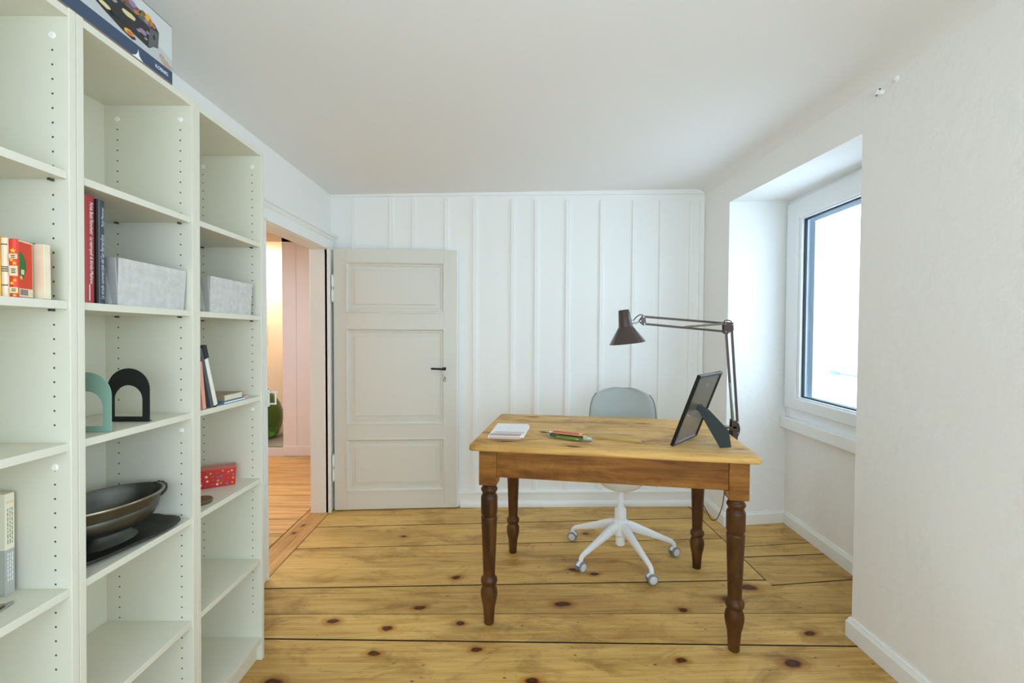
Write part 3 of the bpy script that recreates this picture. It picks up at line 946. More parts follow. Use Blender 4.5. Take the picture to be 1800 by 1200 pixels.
def blob(cx, cz, rx, rz, m, lay=4):
    decal('food_print', [(cx + rx * math.cos(k * PI / 5) * rf.uniform(0.8, 1.15), cz + rz * math.sin(k * PI / 5) * rf.uniform(0.8, 1.15)) for k in range(10)], m, lay)


for a in ((0.212, 0.132, 0.013, 0.010, 'pepper'), (0.222, 0.127, 0.008, 0.008, 'tomato'), (0.185, 0.127, 0.012, 0.006, 'courgette'), (0.160, 0.135, 0.013, 0.008, 'onion'),
          (0.105, 0.140, 0.018, 0.010, 'tomato'), (0.060, 0.146, 0.016, 0.008, 'courgette'), (0.020, 0.145, 0.016, 0.010, 'pepper'), (-0.03, 0.150, 0.018, 0.008, 'tomato'),
          (0.195, 0.084, 0.014, 0.006, 'onion'), (0.150, 0.098, 0.022, 0.007, 'cheese'), (0.100, 0.104, 0.016, 0.005, 'plate_grey'), (0.050, 0.110, 0.018, 0.006, 'cheese')):
    blob(*a)
for k in range(7):
    xg = -0.08 + 0.042 * k
    decal('grill_bar', [(xg, 0.130 - 0.003 * k), (xg + 0.004, 0.130 - 0.003 * k), (xg + 0.018, 0.154 - 0.0033 * k), (xg + 0.014, 0.154 - 0.0033 * k)], 'grill_black', 4)
for a in ((0.205, 0.118, 0.008, 0.005, 'onion'), (0.172, 0.121, 0.010, 0.005, 'tomato'), (0.140, 0.128, 0.011, 0.006, 'brown_food'), (0.122, 0.136, 0.009, 0.006, 'cheese'), (0.196, 0.134, 0.009, 0.006, 'brown_food'), (0.080, 0.136, 0.010, 0.006, 'onion'), (0.233, 0.122, 0.005, 0.005, 'tomato')):
    blob(*a, 5)
for a in ((0.205, 0.072, 0.006, 0.003, 'plate_grey'), (0.180, 0.078, 0.007, 0.003, 'plate_grey'), (0.212, 0.092, 0.006, 0.004, 'onion')):
    blob(*a)
decal('pan_print', [(0.030, 0.074), (0.075, 0.060), (0.130, 0.046), (0.160, 0.042), (0.172, 0.047), (0.165, 0.058), (0.130, 0.066), (0.080, 0.074), (0.035, 0.084)], 'grill_black', 2)
blob(0.149, 0.0535, 0.017, 0.0075, 'pepper', 3)
blob(0.152, 0.052, 0.011, 0.0055, 'tomato', 4)
decal('pan_print', [(0.0, 0.085), (0.05, 0.070), (0.098, 0.060), (0.106, 0.066), (0.090, 0.078), (0.04, 0.088), (0.0, 0.095)], 'grill_black', 2)
blob(0.078, 0.0735, 0.018, 0.006, 'cheese', 3)
blob(0.275, 0.049, 0.016, 0.010, 'bread', 3)
blob(0.289, 0.0455, 0.013, 0.007, 'bread', 4)
blob(0.262, 0.057, 0.010, 0.008, 'bread', 4)

# two tall art books in the middle bookcase
M['red_cover'] = mat('red_cloth_cover', (172, 44, 38), 0.4)
M['slate_cover'] = mat('slate_blue_cover', (52, 60, 72), 0.4)
b1 = book('book', 'tall red hardback with white spine lettering beside the slate blue book', on(0.050, 0.030, 1.3715), 0.026, 0.258, 0.20, 'red_cover')
text_mesh('spine_lettering', 'Fulvia Butti Ronchetti · La necropoli di Airolo-Madrano', 0.013, TR(0.010, -0.0044, 0.242) @ R('X', 90) @ R('Z', -90), 'white_ink', b1, width=0.195, shear=0.2)
MB().box(0.0085, 0.0105, -0.0042, -0.0030, 0.006, 0.045).build('spine_rule', 'white_ink', b1, keep=True)
b2 = book('book', 'tall slate blue hardback between red book and felt bin', on(0.0785, 0.030, 1.3715), 0.0265, 0.255, 0.20, 'slate_cover')
MB().box(0.0, 0.006, -0.0032, 0.0, 0.0, 0.255).build('black_spine_band', 'black', b2, keep=True)
MB().box(0.006, 0.0085, -0.0036, -0.001, 0.0, 0.255).build('grey_spine_band', 'grey_ink', b2, keep=True)
text_mesh('spine_lettering', 'La strada commerciale del San Bernardino', 0.013, TR(0.0195, -0.0044, 0.012) @ R('X', 90) @ R('Z', 90), 'pale_blue_ink', b2, width=0.158, shear=0.2)
text_mesh('author_lettering', 'Paolo Mantovani', 0.010, TR(0.0195, -0.0044, 0.190) @ R('X', 90) @ R('Z', 90), 'pale_blue_ink', b2, width=0.047, shear=0.2)


def felt_bin(u0, u1, label):
    T = on(u0, 0.016, 1.3715)
    t = thing('felt_bin', label, 'storage bin', T, group='grey felt bins')
    w, d, h, k = u1 - u0, 0.235, 0.121, 0.004
    f = 0.004
    # front panel slightly flared at the top, folded corner flaps at the left
    MB().hexa([(0.0, 0, 0), (w - 0.008, 0, 0), (w - 0.008, k, 0), (0.0, k, 0)], [(f, -0.001, h), (w + 0.004, -0.001, h - 0.001), (w + 0.004, k, h - 0.001), (f, k, h)]).build('front_panel', 'felt', t, bevel=0.001, keep=True)
    MB().hexa([(w - 0.010, k, 0), (w - 0.006, k, 0), (w - 0.006, d, 0), (w - 0.010, d, 0)], [(w - 0.002, k, h), (w + 0.003, k, h), (w + 0.003, d, h), (w - 0.002, d, h)]).build('side_panel', 'felt', t, keep=True)
    s = MB()
    s.hexa([(0.0, 0.012, 0), (0.004, 0.012, 0), (0.004, d, 0), (0.0, d, 0)], [(-0.003, 0.012, h), (0.002, 0.012, h), (0.002, d, h), (-0.003, d, h)])
    s.build('side_panel', 'felt', t, keep=True)
    MB().hexa([(-0.001, 0.001, 0.002), (0.003, 0.001, 0.002), (0.005, 0.030, 0.002), (0.001, 0.030, 0.002)],
              [(-0.005, 0.004, h), (-0.001, 0.004, h), (0.001, 0.036, h), (-0.003, 0.036, h)]).build('corner_flap', 'felt_dark', t, keep=True)
    MB().box(0.002, w - 0.008, d - k, d, 0, h).build('back_panel', 'felt', t, keep=True)
    MB().box(0.002, w - 0.010, k, d - k, 0, k).build('bottom_panel', 'felt', t, keep=True)
    return t


felt_bin(0.128, 0.374, 'wide grey felt bin beside the tall books in the middle bookcase')
felt_bin(0.491, 0.742, 'grey felt bin alone on a shelf of the far bookcase')


def bookend(u, w0, m, label, rz=0):
    """bent sheet-metal arch: upright arch plus a foot plate"""
    T = on(u, w0, 1.0545, rz)
    t = thing('bookend', label, 'bookend', T, group='arched metal bookends')
    w, h, ri = 0.116, 0.148, 0.039
    ro = w / 2
    yc, zc, zi = w / 2, h - ro, h - 0.047 - ri
    n = 20
    outer = [(yc + ro * math.cos(PI * k / n), zc + ro * math.sin(PI * k / n)) for k in range(n + 1)]
    inner = [(yc + ri * math.cos(PI * k / n), zi + ri * math.sin(PI * k / n)) for k in range(n + 1)]
    outer = [(w, 0.0)] + outer + [(0.0, 0.0)]
    inner = [(yc + ri, 0.014)] + inner + [(yc - ri, 0.014)]
    b = MB()
    rings = [[(0, y, z) for y, z in outer], [(0, y, z) for y, z in inner], [(0.003, y, z) for y, z in inner], [(0.003, y, z) for y, z in outer], [(0, y, z) for y, z in outer]]
    b.loft(rings, cap=False)
    b.build('arch', m, t, keep=True)
    f = MB().box(0.003, 0.016, 0.004, w - 0.004, 0.0, 0.0018)
    f.build('foot_plate', m, t, keep=True)
    return t


bookend(0.100, 0.012, 'teal', 'sage green arched metal bookend in front of the black one', 3)
bookend(0.236, 0.022, 'black', 'black arched metal bookend behind the sage green one')

# pewter tureen on a dark platter
T = on(0.200, 0.112, 0.7275, -12)
pl = thing('platter', 'dark patinated oval platter lying under the pewter bowl', 'platter', T)
oc = []
A_, B_ = 0.176, 0.100
for k in range(40):
    t_ = 2 * PI * k / 40
    c, s = math.cos(t_), math.sin(t_)
    p_ = 3.6
    r_ = (abs(c / A_) ** p_ + abs(s / B_) ** p_) ** (-1 / p_)
    notch = 0.97 if k % 10 in (0,) else 1
    oc.append((r_ * c * notch, r_ * s))
lay = lambda k, z: [(x * k, y * k, z) for x, y in oc]
MB().loft([lay(0.74, 0.0), lay(0.86, 0.0015), lay(1.0, 0.012), lay(1.0, 0.0155), lay(0.985, 0.0158), lay(0.84, 0.006), lay(0.74, 0.005)]).build('dish', 'pewter_plate', pl, smooth=35, keep=True)
T = on(0.199, 0.120, 0.7332, -14)
bw = thing('pewter_bowl', 'dark pewter footed oval bowl with ring handles on the platter', 'bowl', T)
ell = lambda a, b_, z, n=48: [(a * math.cos(2 * PI * k / n), b_ * math.sin(2 * PI * k / n), z) for k in range(n)]
body = MB()
prof = [(0.045, 0.035, 0.036), (0.078, 0.058, 0.038), (0.104, 0.075, 0.046), (0.126, 0.088, 0.060), (0.136, 0.094, 0.080), (0.139, 0.096, 0.093), (0.136, 0.094, 0.0965), (0.137, 0.095, 0.099), (0.142, 0.098, 0.112),
        (0.147, 0.101, 0.126), (0.152, 0.105, 0.128), (0.152, 0.105, 0.131), (0.146, 0.100, 0.131), (0.138, 0.094, 0.116), (0.133, 0.091, 0.092), (0.118, 0.082, 0.062), (0.08, 0.056, 0.046), (0.03, 0.02, 0.044)]
prof = [(a, b_, z * 0.90) for a, b_, z in prof]
body.loft([ell(*p) for p in prof])
body.build('basin', 'pewter', bw, smooth=50, keep=True)
ft = MB()
ft.loft([ell(0.082, 0.060, 0.0005), ell(0.083, 0.061, 0.004), ell(0.072, 0.052, 0.013), ell(0.056, 0.041, 0.027), ell(0.053, 0.040, 0.038)])
ft.build('foot', 'pewter', bw, smooth=50, keep=True)
for s in (1, -1):
    h = MB()
    pts = [(s * (0.143 + 0.034 * math.sin(t_)), 0, 0.094 - 0.022 * math.cos(t_)) for t_ in [k * PI / 8 for k in range(9)]]
    h.tube(pts, [0.003, 0.0032, 0.004, 0.0052, 0.0058, 0.0062, 0.0055, 0.006, 0.005], 8)
    for q_ in (pts[5], pts[6], pts[7]):
        h.lathe([(0.002, -0.006), (0.0066, -0.002), (0.0066, 0.003), (0.002, 0.007)], TR(*q_), 10)
    h.build('handle', 'pewter_plate', bw, smooth=60, keep=True)
MB().loft([ell(0.1525, 0.1053, 0.1130), ell(0.1535, 0.1062, 0.1155), ell(0.1520, 0.1048, 0.1186), ell(0.1475, 0.1015, 0.1180)], cap=False).build('rim', 'pewter_light', bw, smooth=60, keep=True)

# far bookcase: leaning books, flat pile, red box, round tin
M['pink_cover'] = mat('salmon_pink_cover', (226, 160, 138), 0.6)
M['charcoal'] = mat('charcoal_cover', (78, 78, 80), 0.5)
M['white_cover'] = mat('white_board_cover', (226, 226, 218), 0.5)
M['blue_cover'] = mat('bright_blue_cover', (48, 132, 176), 0.5)
M['brown_photo'] = mat('brown_photo_cover', (150, 130, 108), 0.5, var=0.35, vscale=40)
M['orange_cover'] = mat('pale_orange_cover', (218, 150, 112), 0.6)


def lean(u, w, deg):
    return on(u, w, 1.0548) @ R('Y', -deg)


lb = 'leaning books on the far bookcase'
b = book('book', 'salmon pink booklet leaning under the charcoal book', lean(0.4405, 0.008, 7.5), 0.016, 0.155, 0.13, 'pink_cover', round_=False, board=0.0015)
b = book('book', 'charcoal hardback leaning between pink booklet and white book', lean(0.4805, 0.008, 16.5), 0.0148, 0.205, 0.14, 'charcoal')
b = book('book', 'white book with black top leaning on the charcoal book', lean(0.4985, 0.008, 17.8), 0.0195, 0.212, 0.14, 'white_cover')
MB().box(-0.0004, 0.0199, -0.0045, 0.060, 0.170, 0.2124).build('black_top_band', 'black', b, keep=True)
MB().box(-0.0004, 0.0199, -0.0045, 0.02, 0.0, 0.004).build('black_foot_band', 'black', b, keep=True)


def flat_book(label, T, wx, dy, th, cover, page='page', board=0.0018):
    t = thing('book', label, 'book', T)
    MB().box(0, wx, 0, dy, 0, board).box(0, wx, 0, dy, th - board, th).box(0, 0.003, 0, dy, board, th - board).build('cover', cover, t, bevel=0.0005, keep=True)
    MB().box(0.003, wx - 0.002, 0.002, dy - 0.002, board, th - board).build('pages', page, t, keep=True)
    return t


flat_book('thin bright blue book lying under the brown picture book', on(0.552, 0.008, 1.0545, 1), 0.140, 0.19, 0.008, 'blue_cover', 'paper', 0.0012)
flat_book('brown picture-cover paperback lying on the blue book', on(0.563, 0.014, 1.063, 1.5), 0.118, 0.17, 0.022, 'brown_photo')
flat_book('pale orange booklet lying beside the flat book pile', on(0.702, 0.030, 1.0545, 8), 0.055, 0.16, 0.007, 'orange_cover', 'paper', 0.0012)

T = BK @ TR(0.706, 0.060, 0.7275) @ Matrix.Rotation(math.atan2(0.84, -0.55), 4, 'Z')
fb = thing('floral_box', 'red floral paper-covered box on the far bookcase', 'box', T)
M['red_paper'] = mat('red_patterned_paper', (196, 32, 22), 0.4)
M['rose_paper'] = mat('pale_red_lid_paper', (206, 112, 98), 0.35)
M['rose_side'] = mat('rose_side_paper', (222, 160, 142), 0.5)
LX, LY, LZ = 0.135, 0.066, 0.066
MB().hexa([(0, 0, 0), (LX, 0, 0), (LX, -LY * 0.85, 0), (0, -LY * 0.85, 0)], [(-0.004, 0.0, LZ), (LX + 0.004, 0.0, LZ), (LX + 0.004, -LY, LZ), (-0.004, -LY, LZ)]).build('box_body', 'red_paper', fb, bevel=0.0008, keep=True)
MB().hexa([(-0.004, 0.0, LZ), (LX + 0.004, 0.0, LZ), (LX + 0.004, -LY, LZ), (-0.004, -LY, LZ)], [(-0.004, -0.001, LZ + 0.001), (LX + 0.004, -0.001, LZ + 0.001), (LX + 0.004, -LY, LZ + 0.001), (-0.004, -LY, LZ + 0.001)]).build('lid', 'rose_paper', fb, keep=True)
MB().hexa([(-0.0006, -0.002, 0.002), (-0.0006, -LY * 0.83, 0.002), (0.0, -LY * 0.83, 0.002), (0.0, -0.002, 0.002)], [(-0.0048, -0.002, LZ - 0.001), (-0.0048, -LY + 0.002, LZ - 0.001), (-0.003, -LY + 0.002, LZ - 0.001), (-0.003, -0.002, LZ - 0.001)]).build('end_panel', 'rose_side', fb, keep=True)
rf = random.Random(11)
for nm, rgb in (('petal_blue', (96, 104, 176)), ('petal_cream', (236, 218, 180)), ('petal_yellow', (226, 150, 50)), ('leaf_green', (120, 110, 40)), ('petal_pink', (232, 140, 130))):
    M[nm] = mat(nm, rgb, 0.5)
cnt = 0
for gx in range(8):
    for gz in range(4):
        x = 0.010 + gx * 0.0162 + rf.uniform(-0.004, 0.004)
        z = 0.010 + gz * 0.0150 + rf.uniform(-0.004, 0.004)
        m_ = rf.choice(['petal_blue', 'petal_cream', 'petal_cream', 'petal_yellow', 'leaf_green', 'petal_pink'])
        r0 = rf.uniform(0.0032, 0.0062)
        ph = rf.uniform(0, 6)
        poly = [(x + (r0 if k % 2 else r0 * 0.5) * math.cos(ph + k * PI / 5), z + (r0 if k % 2 else r0 * 0.5) * math.sin(ph + k * PI / 5)) for k in range(10)]
        MB().prism(poly, 0.0, 0.0009, lambda a, c, h: (a, h, c)).build('flower_print', m_, fb, keep=True)

rtin = thing('round_tin', 'small round brown tin on the shelf before the red box', 'tin', on(0.512, 0.066, 0.7275))
M['bronze'] = mat('brown_bronze_tin', (112, 94, 66), 0.4, 0.5)
MB().lathe([(0.036, 0.0), (0.037, 0.002), (0.037, 0.009), (0.033, 0.0095)], None, 28).build('tin_base', 'bronze', rtin, smooth=40, keep=True)
MB().lathe([(0.0385, 0.0065), (0.039, 0.009), (0.036, 0.0125), (0.015, 0.0135), (0.002, 0.0137)], None, 28).build('tin_lid', 'bronze', rtin, smooth=40, keep=True)

# near bookcase: row of little old books, a cream book behind them
CW = Vector((-0.9715, 0.955, 1.3834))
cd, sd = Vector((-0.37, 0.93, 0)).normalized(), Vector((-0.93, -0.37, 0)).normalized()


def small(off, th, h, d, label, cover, group='small old books'):
    o_ = CW + sd * (off + th)
    Tm = Matrix((-sd, cd, Vector((0, 0, 1)))).transposed().to_4x4()
    Tm.translation = o_
    return book('book', label, Tm, th, h, d, cover, board=0.0012)


M['star_red'] = mat('red_orange_cover', (222, 62, 34), 0.55)
M['cream_cover'] = mat('cream_old_cover', (232, 220, 190), 0.7, var=0.12, vscale=30)
M['cream_pink'] = mat('cream_pink_spine', (238, 216, 186), 0.6, var=0.10, vscale=60)
M['star_yellow'] = mat('star_yellow', (248, 190, 40), 0.6)
M['yellow_cover'] = mat('yellow_orange_cover', (240, 190, 90), 0.6, var=0.2, vscale=40)
M['label_cream'] = mat('cream_spine_label', (226, 206, 160), 0.7)
M['green_print'] = mat('dark_green_print', (40, 112, 48), 0.6)
M['barcode'] = mat('grey_barcode_print', (130, 118, 112), 0.7)
M['green_cover'] = mat('dark_green_cloth', (30, 104, 84), 0.6)


def star(cx, cz, r, parent, y=-0.0042, th=0.0004):
    poly = [(cx + (r if k % 2 == 0 else r * 0.45) * math.sin(k * PI / 5), cz + (r if k % 2 == 0 else r * 0.45) * math.cos(k * PI / 5)) for k in range(10)]
    MB().prism(poly, y - th, y + 0.0016, lambda a, c, h: (a, h, c)).build('star_print', 'star_yellow', parent, keep=True)


bk3 = small(0.0, 0.0135, 0.116, 0.050, 'small orange-red book with yellow stars on its spine', 'star_red')
for x, z, r in ((0.007, 0.092, 0.0050), (0.0045, 0.073, 0.0035), (0.009, 0.067, 0.0040), (0.009, 0.033, 0.0036), (0.0048, 0.027, 0.0038), (0.008, 0.003, 0.0036)):
    star(x, z, r, bk3)
for z0, z1 in ((0.076, 0.086), (0.042, 0.062), (0.0075, 0.019)):
    MB().box(0.0012, 0.0133, -0.0044, -0.0022, z0, z1).build('spine_label', 'label_cream', bk3, keep=True)
    for k in range(2 if z1 - z0 < 0.015 else 3):
        zz = z1 - 0.0045 - 0.0035 * k - (0.003 if z1 - z0 > 0.015 else 0)
        MB().box(0.004, 0.0105, -0.0047, -0.003, zz, zz + 0.0016).build('label_lettering', 'dark_ink', bk3, keep=True)
TH3 = 0.0135
fc = MB().box(TH3, TH3 + 0.0006, 0.001, 0.047, 0.018, 0.112)
fc.build('red_cover_print', 'star_red', bk3, keep=True)
MB().box(TH3, TH3 + 0.0003, 0.001, 0.0495, 0.001, 0.115).build('cover_paper', 'cream_cover', bk3, keep=True)
cyz = [(max(0.0015, 0.0015 + 0.0230 * math.cos(t_)), 0.063 + 0.028 * math.sin(t_)) for t_ in [-PI / 2 + k * PI / 14 for k in range(15)]]
MB().prism(cyz, TH3 + 0.0004, TH3 + 0.0011, lambda y, z, x: (x, y, z)).build('green_disc_print', 'green_print', bk3, keep=True)
MB().box(TH3 + 0.0004, TH3 + 0.0014, 0.006, 0.016, 0.046, 0.056).build('white_print', 'cream_cover', bk3, keep=True)
MB().box(TH3 + 0.0004, TH3 + 0.0014, 0.002, 0.009, 0.036, 0.043).build('yellow_print', 'star_yellow', bk3, keep=True)
for k in range(5):
    MB().box(TH3, TH3 + 0.0008, 0.004 + 0.0055 * k, 0.0075 + 0.0055 * k, 0.0045, 0.016).build('barcode_print', 'barcode', bk3, keep=True)
bk2 = small(0.0142, 0.0115, 0.117, 0.050, 'small cream book standing between the yellow book and the starred orange one', 'cream_pink')
for z0 in (0.103, 0.058, 0.054, 0.050, 0.022):
    MB().box(0.002, 0.0105, -0.0042, -0.002, z0, z0 + 0.0018).build('spine_lettering', 'dark_ink', bk2, keep=True)
bk1 = small(0.0264, 0.013, 0.121, 0.050, 'small yellow book standing beside the small cream book', 'yellow_cover')
for z0 in (0.092, 0.088, 0.060):
    MB().box(0.002, 0.0105, -0.0042, -0.002, z0, z0 + 0.0018).build('spine_lettering', 'dark_ink', bk1, keep=True)
MB().box(0.001, 0.012, -0.0040, -0.002, 0.084, 0.098).build('spine_label', 'cream_cover', bk1, keep=True)
Tm = Matrix.Translation((-1.037, 1.0068, 1.3826))
ob = thing('book', 'worn cream book standing behind the small starred book', 'book', Tm)
MB().box(0, 0.066, 0, 0.0015, 0, 0.116).box(0, 0.066, 0.0125, 0.014, 0, 0.116).box(0.0645, 0.066, 0.0015, 0.0125, 0, 0.116).build('cover', 'cream_cover', ob, bevel=0.0006, keep=True)
MB().box(0.002, 0.0645, 0.0015, 0.0125, 0.002, 0.113).build('pages', 'page', ob, keep=True)
Tm = Matrix.Translation((-1.077, 1.0216, 1.3826))
ob2 = thing('book', 'dark green book peeping over the small old books', 'book', Tm)
MB().box(0, 0.064, 0.0, 0.0013, 0, 0.122).box(0, 0.064, 0.0092, 0.0105, 0, 0.122).build('cover', 'green_cover', ob2, keep=True)
MB().box(0.002, 0.062, 0.0013, 0.0092, 0.002, 0.120).build('pages', 'page', ob2, keep=True)

# tall slim box and metal tool low in the near bookcase
T = on(-0.0505, 0.113, 0.7275)
sb = thing('slim_box', 'tall slim cream and grey box in the near bookcase', 'box', T)
M['box_cream'] = mat('cream_box_print', (226, 222, 200), 0.6)
M['box_grey'] = mat('grey_box_print', (172, 174, 166), 0.6)
MB().box(0, 0.0195, 0, 0.13, 0, 0.100).build('lower_half', 'box_grey', sb, keep=True)
MB().box(0, 0.0195, 0, 0.13, 0.100, 0.222).build('upper_half', 'box_cream', sb, keep=True)
rl = random.Random(2)
for k in range(3):
    for (z0, z1, m_) in ((0.112, 0.190, 'grey_ink'), (0.030, 0.092, 'paper')):
        z = z0
        while z < z1:
            dz = rl.uniform(0.004, 0.010)
            MB().box(0.0055 + 0.0045 * k, 0.0068 + 0.0045 * k, -0.0004, 0.0, z, min(z + dz, z1)).build('print_line', m_, sb, keep=True)
            z += dz + 0.0025
MB().box(0.004, 0.0175, -0.0004, 0.0, 0.200, 0.206).build('print_line', 'label_cream', sb, keep=True)
kn = thing('metal_tool', 'flat silver metal tool tip lying before the slim box', 'tool', on(-0.0505, 0.113, 0.7275))
MB().prism([(-0.16, -0.052), (-0.06, -0.050), (-0.024, -0.044), (-0.017, -0.037), (-0.024, -0.032), (-0.06, -0.028), (-0.16, -0.026)], 0.0006, 0.0030).build('blade', 'steel', kn, bevel=0.0008, keep=True)
MB().tube([(-0.16, -0.038, 0.007), (-0.05, -0.038, 0.0065), (-0.038, -0.038, 0.005)], [0.006, 0.005, 0.003], 10).build('handle', 'pewter_light', kn, smooth=50, keep=True)

# ------------------------------------------------------------------ desk
DA = -10.7
TT = TR(0.518, 2.282, 0) @ R('Z', DA)
desk = thing('desk', 'old pine desk with turned dark legs and worn pale top', 'desk', TT)
ZT = 0.815
HX, HY = 0.6025, 0.379


def rrect(hx, hy, r, n=5):
    pts = []
    for cx, cy, a0 in ((hx - r, hy - r, 0), (-hx + r, hy - r, 90), (-hx + r, -hy + r, 180), (hx - r, -hy + r, 270)):
        for k in range(n + 1):
            a = math.radians(a0 + 90 * k / n)
            pts.append((cx + r * math.cos(a), cy + r * math.sin(a)))
    return pts


rings = []
for ins, z in ((0.010, -0.031), (0.003, -0.029), (0.0, -0.022), (0.0, -0.012), (0.003, -0.004), (0.010, 0.0)):
    rings.append([(x, y, ZT + z) for x, y in rrect(HX - ins, HY - ins, 0.018)])
MB().loft(rings).build('tabletop', 'tabletop', desk, smooth=50, keep=True)
AX, AY = 0.5175, 0.333
for s in (-1, 1):
    MB().box(-AX + 0.039, AX - 0.039, s * (AY + 0.022) - 0.011, s * (AY + 0.022) + 0.011, 0.672, ZT - 0.031).build('apron', 'apron', desk, bevel=0.002, keep=True)
    ap = MB().box(-AY + 0.039, AY - 0.039, -0.011, 0.011, 0.672, ZT - 0.031, R('Z', 0)).build('apron', 'apron', desk, bevel=0.002, keep=True)
    ap.matrix_basis = TR(s * (AX + 0.024), 0, 0) @ R('Z', 90)
LEGP = [(0.0205, 0.0), (0.0225, 0.004), (0.0235, 0.03), (0.0275, 0.080), (0.0335, 0.105), (0.038, 0.135), (0.0365, 0.155), (0.030, 0.172), (0.029, 0.178), (0.0355, 0.185), (0.0375, 0.196), (0.0355, 0.207), (0.029, 0.214),
        (0.0265, 0.219), (0.0268, 0.226), (0.030, 0.32), (0.0335, 0.42), (0.0355, 0.470), (0.036, 0.482), (0.0345, 0.488), (0.0315, 0.490), (0.0315, 0.495), (0.035, 0.498), (0.037, 0.503), (0.0372, 0.572), (0.035, 0.581),
        (0.0315, 0.585), (0.030, 0.592), (0.033, 0.598), (0.0372, 0.606), (0.0372, 0.611), (0.032, 0.620), (0.029, 0.625), (0.031, 0.632), (0.034, 0.636)]
for sx in (-1, 1):
    for sy in (-1, 1):
        lg = MB().lathe(LEGP, None, 28)
        lo = lg.build('leg', 'leg', desk, smooth=50, keep=True)
        lo.matrix_basis = TR(sx * AX, sy * AY, 0)
        bl = MB().box(-0.039, 0.039, -0.039, 0.039, 0.634, ZT - 0.031)
        bo = bl.build('leg_block', 'apron', lo, bevel=0.003, keep=True)
        # small carved bracket where block meets apron
        br_ = MB().prism([(0.039, 0.672), (0.052, 0.672), (0.050, 0.660), (0.044, 0.648), (0.039, 0.640)], sy * 0.018, sy * 0.036, lambda x, z, y: (-sx * x, y, z))
        br_.build('corner_bracket', 'apron', lo, keep=True)


def dk(x, y, z=ZT, rz=0.0):
    """world point/matrix on the desk from world x, y"""
    return TR(x, y, z + 0.0004) @ R('Z', rz)


# notepad
npd = thing('notepad', 'white square notepad with red pattern along one edge, on the desk', 'notepad', dk(0.036, 2.262, ZT, -8))
np_poly = [(-0.083, -0.140), (0.072, -0.140), (0.076, -0.118), (0.090, -0.112), (0.100, 0.105), (0.088, 0.148), (-0.080, 0.148)]
MB().prism([(x * 0.95, y) for x, y in np_poly], 0.0, 0.011).build('paper_block', 'paper', npd, bevel=0.0006, keep=True)
for k in range(22):
    x = -0.074 + k * 0.0066
    MB().prism([(x, -0.136 + 0.006 * (k % 2)), (x + 0.0036, -0.134 + 0.006 * (k % 2)), (x + 0.008, -0.088), (x + 0.0042, -0.084)], 0.0108, 0.0114).build('pattern_mark', 'red_ink' if k % 4 else 'grey_ink', npd, keep=True)
for k in range(16):
    x = -0.060 + k * 0.0090
    MB().prism([(x, -0.076), (x + 0.003, -0.075), (x + 0.007, -0.040), (x + 0.004, -0.041)], 0.0108, 0.0113).build('pattern_mark', 'grey_ink', npd, keep=True)
for k in range(18):
    x = -0.072 + k * 0.008
    MB().box(x, x + 0.004, -0.1406, -0.1398, 0.003, 0.0085).build('edge_mark', 'red_ink', npd, keep=True)

# clear pencil tray and its pencils
TA = math.degrees(math.atan2(-0.1055, 0.190))
TCX, TCY = 0.318, 2.118
tray = thing('pencil_tray', 'clear acrylic tray of coloured pencils on the desk', 'tray', dk(TCX, TCY, ZT, TA))
o1, o2, o3 = rrect(0.104, 0.040, 0.022), rrect(0.110, 0.046, 0.026), rrect(0.108, 0.044, 0.024)
tb = MB()
tb.loft([[(x, y, 0.0) for x, y in o1], [(x, y, 0.020) for x, y in o2], [(x, y, 0.020) for x, y in o3], [(x * 0.98, y * 0.95, 0.002) for x, y in o1]], cap=True)
tb.build('shell', 'acrylic', tray, smooth=40, keep=True)
TRm = dk(TCX, TCY, ZT + 0.002, TA)


def pencil(label, y, x0, x1, m, z=0.004, r=0.0037, rz=0.0):
    t = thing('pencil', label, 'pencil', TRm @ TR(0, y, z) @ R('Z', rz), group='pencils in the clear tray')
    hexp = lambda x, rr: [(x, rr * math.cos(k * PI / 3), rr * math.sin(k * PI / 3)) for k in range(6)]
    MB().loft([hexp(x0, r), hexp(x1 - 0.022, r)]).build('barrel', m, t, keep=True)
    MB().loft([hexp(x1 - 0.022, r), hexp(x1 - 0.007, r * 0.35)]).build('sharpened_wood', 'label_cream', t, keep=True)
    MB().loft([hexp(x1 - 0.007, r * 0.35), hexp(x1, 0.0004)]).build('lead', m, t, keep=True)
    return t


for nm, rgb in (('pencil_pink', (214, 84, 104)), ('pencil_orange', (240, 160, 50)), ('pencil_black', (24, 34, 26)), ('pencil_green', (48, 130, 62)), ('pencil_lime', (140, 160, 30)), ('pencil_red', (180, 50, 40)), ('pencil_darkgreen', (28, 74, 42))):
    M[nm] = mat(nm, rgb, 0.35)
pencil('coral pink pencil, rearmost in the clear tray', 0.026, -0.092, 0.058, 'pencil_pink', 0.0180, 0.0048)
pencil('dark red pencil beneath the pink one in the tray', 0.018, -0.090, 0.075, 'pencil_red', 0.0060)
pencil('orange pencil in the middle of the clear tray', 0.012, -0.088, 0.085, 'pencil_orange', 0.0150)
pencil('black pencil beside the orange one in the tray', -0.001, -0.056, 0.086, 'pencil_black', 0.0115, 0.0042)
pencil('mid green pencil in front of the black one in the tray', -0.014, -0.062, 0.092, 'pencil_green', 0.0082)
pencil('lime green pencil, frontmost in the clear tray', -0.025, -0.060, 0.060, 'pencil_lime', 0.0052)
shp = thing('pencil_sharpener', 'small dark green sharpener lying in the clear pencil tray', 'sharpener', TRm @ TR(-0.078, -0.014, 0.0022))
MB().tube([(-0.017, 0, 0.0085), (-0.014, 0, 0.0085), (0.014, 0, 0.0085), (0.020, 0, 0.0085)], [0.005, 0.0085, 0.0085, 0.006], 14).build('sharpener_body', 'pencil_darkgreen', shp, smooth=40, keep=True)
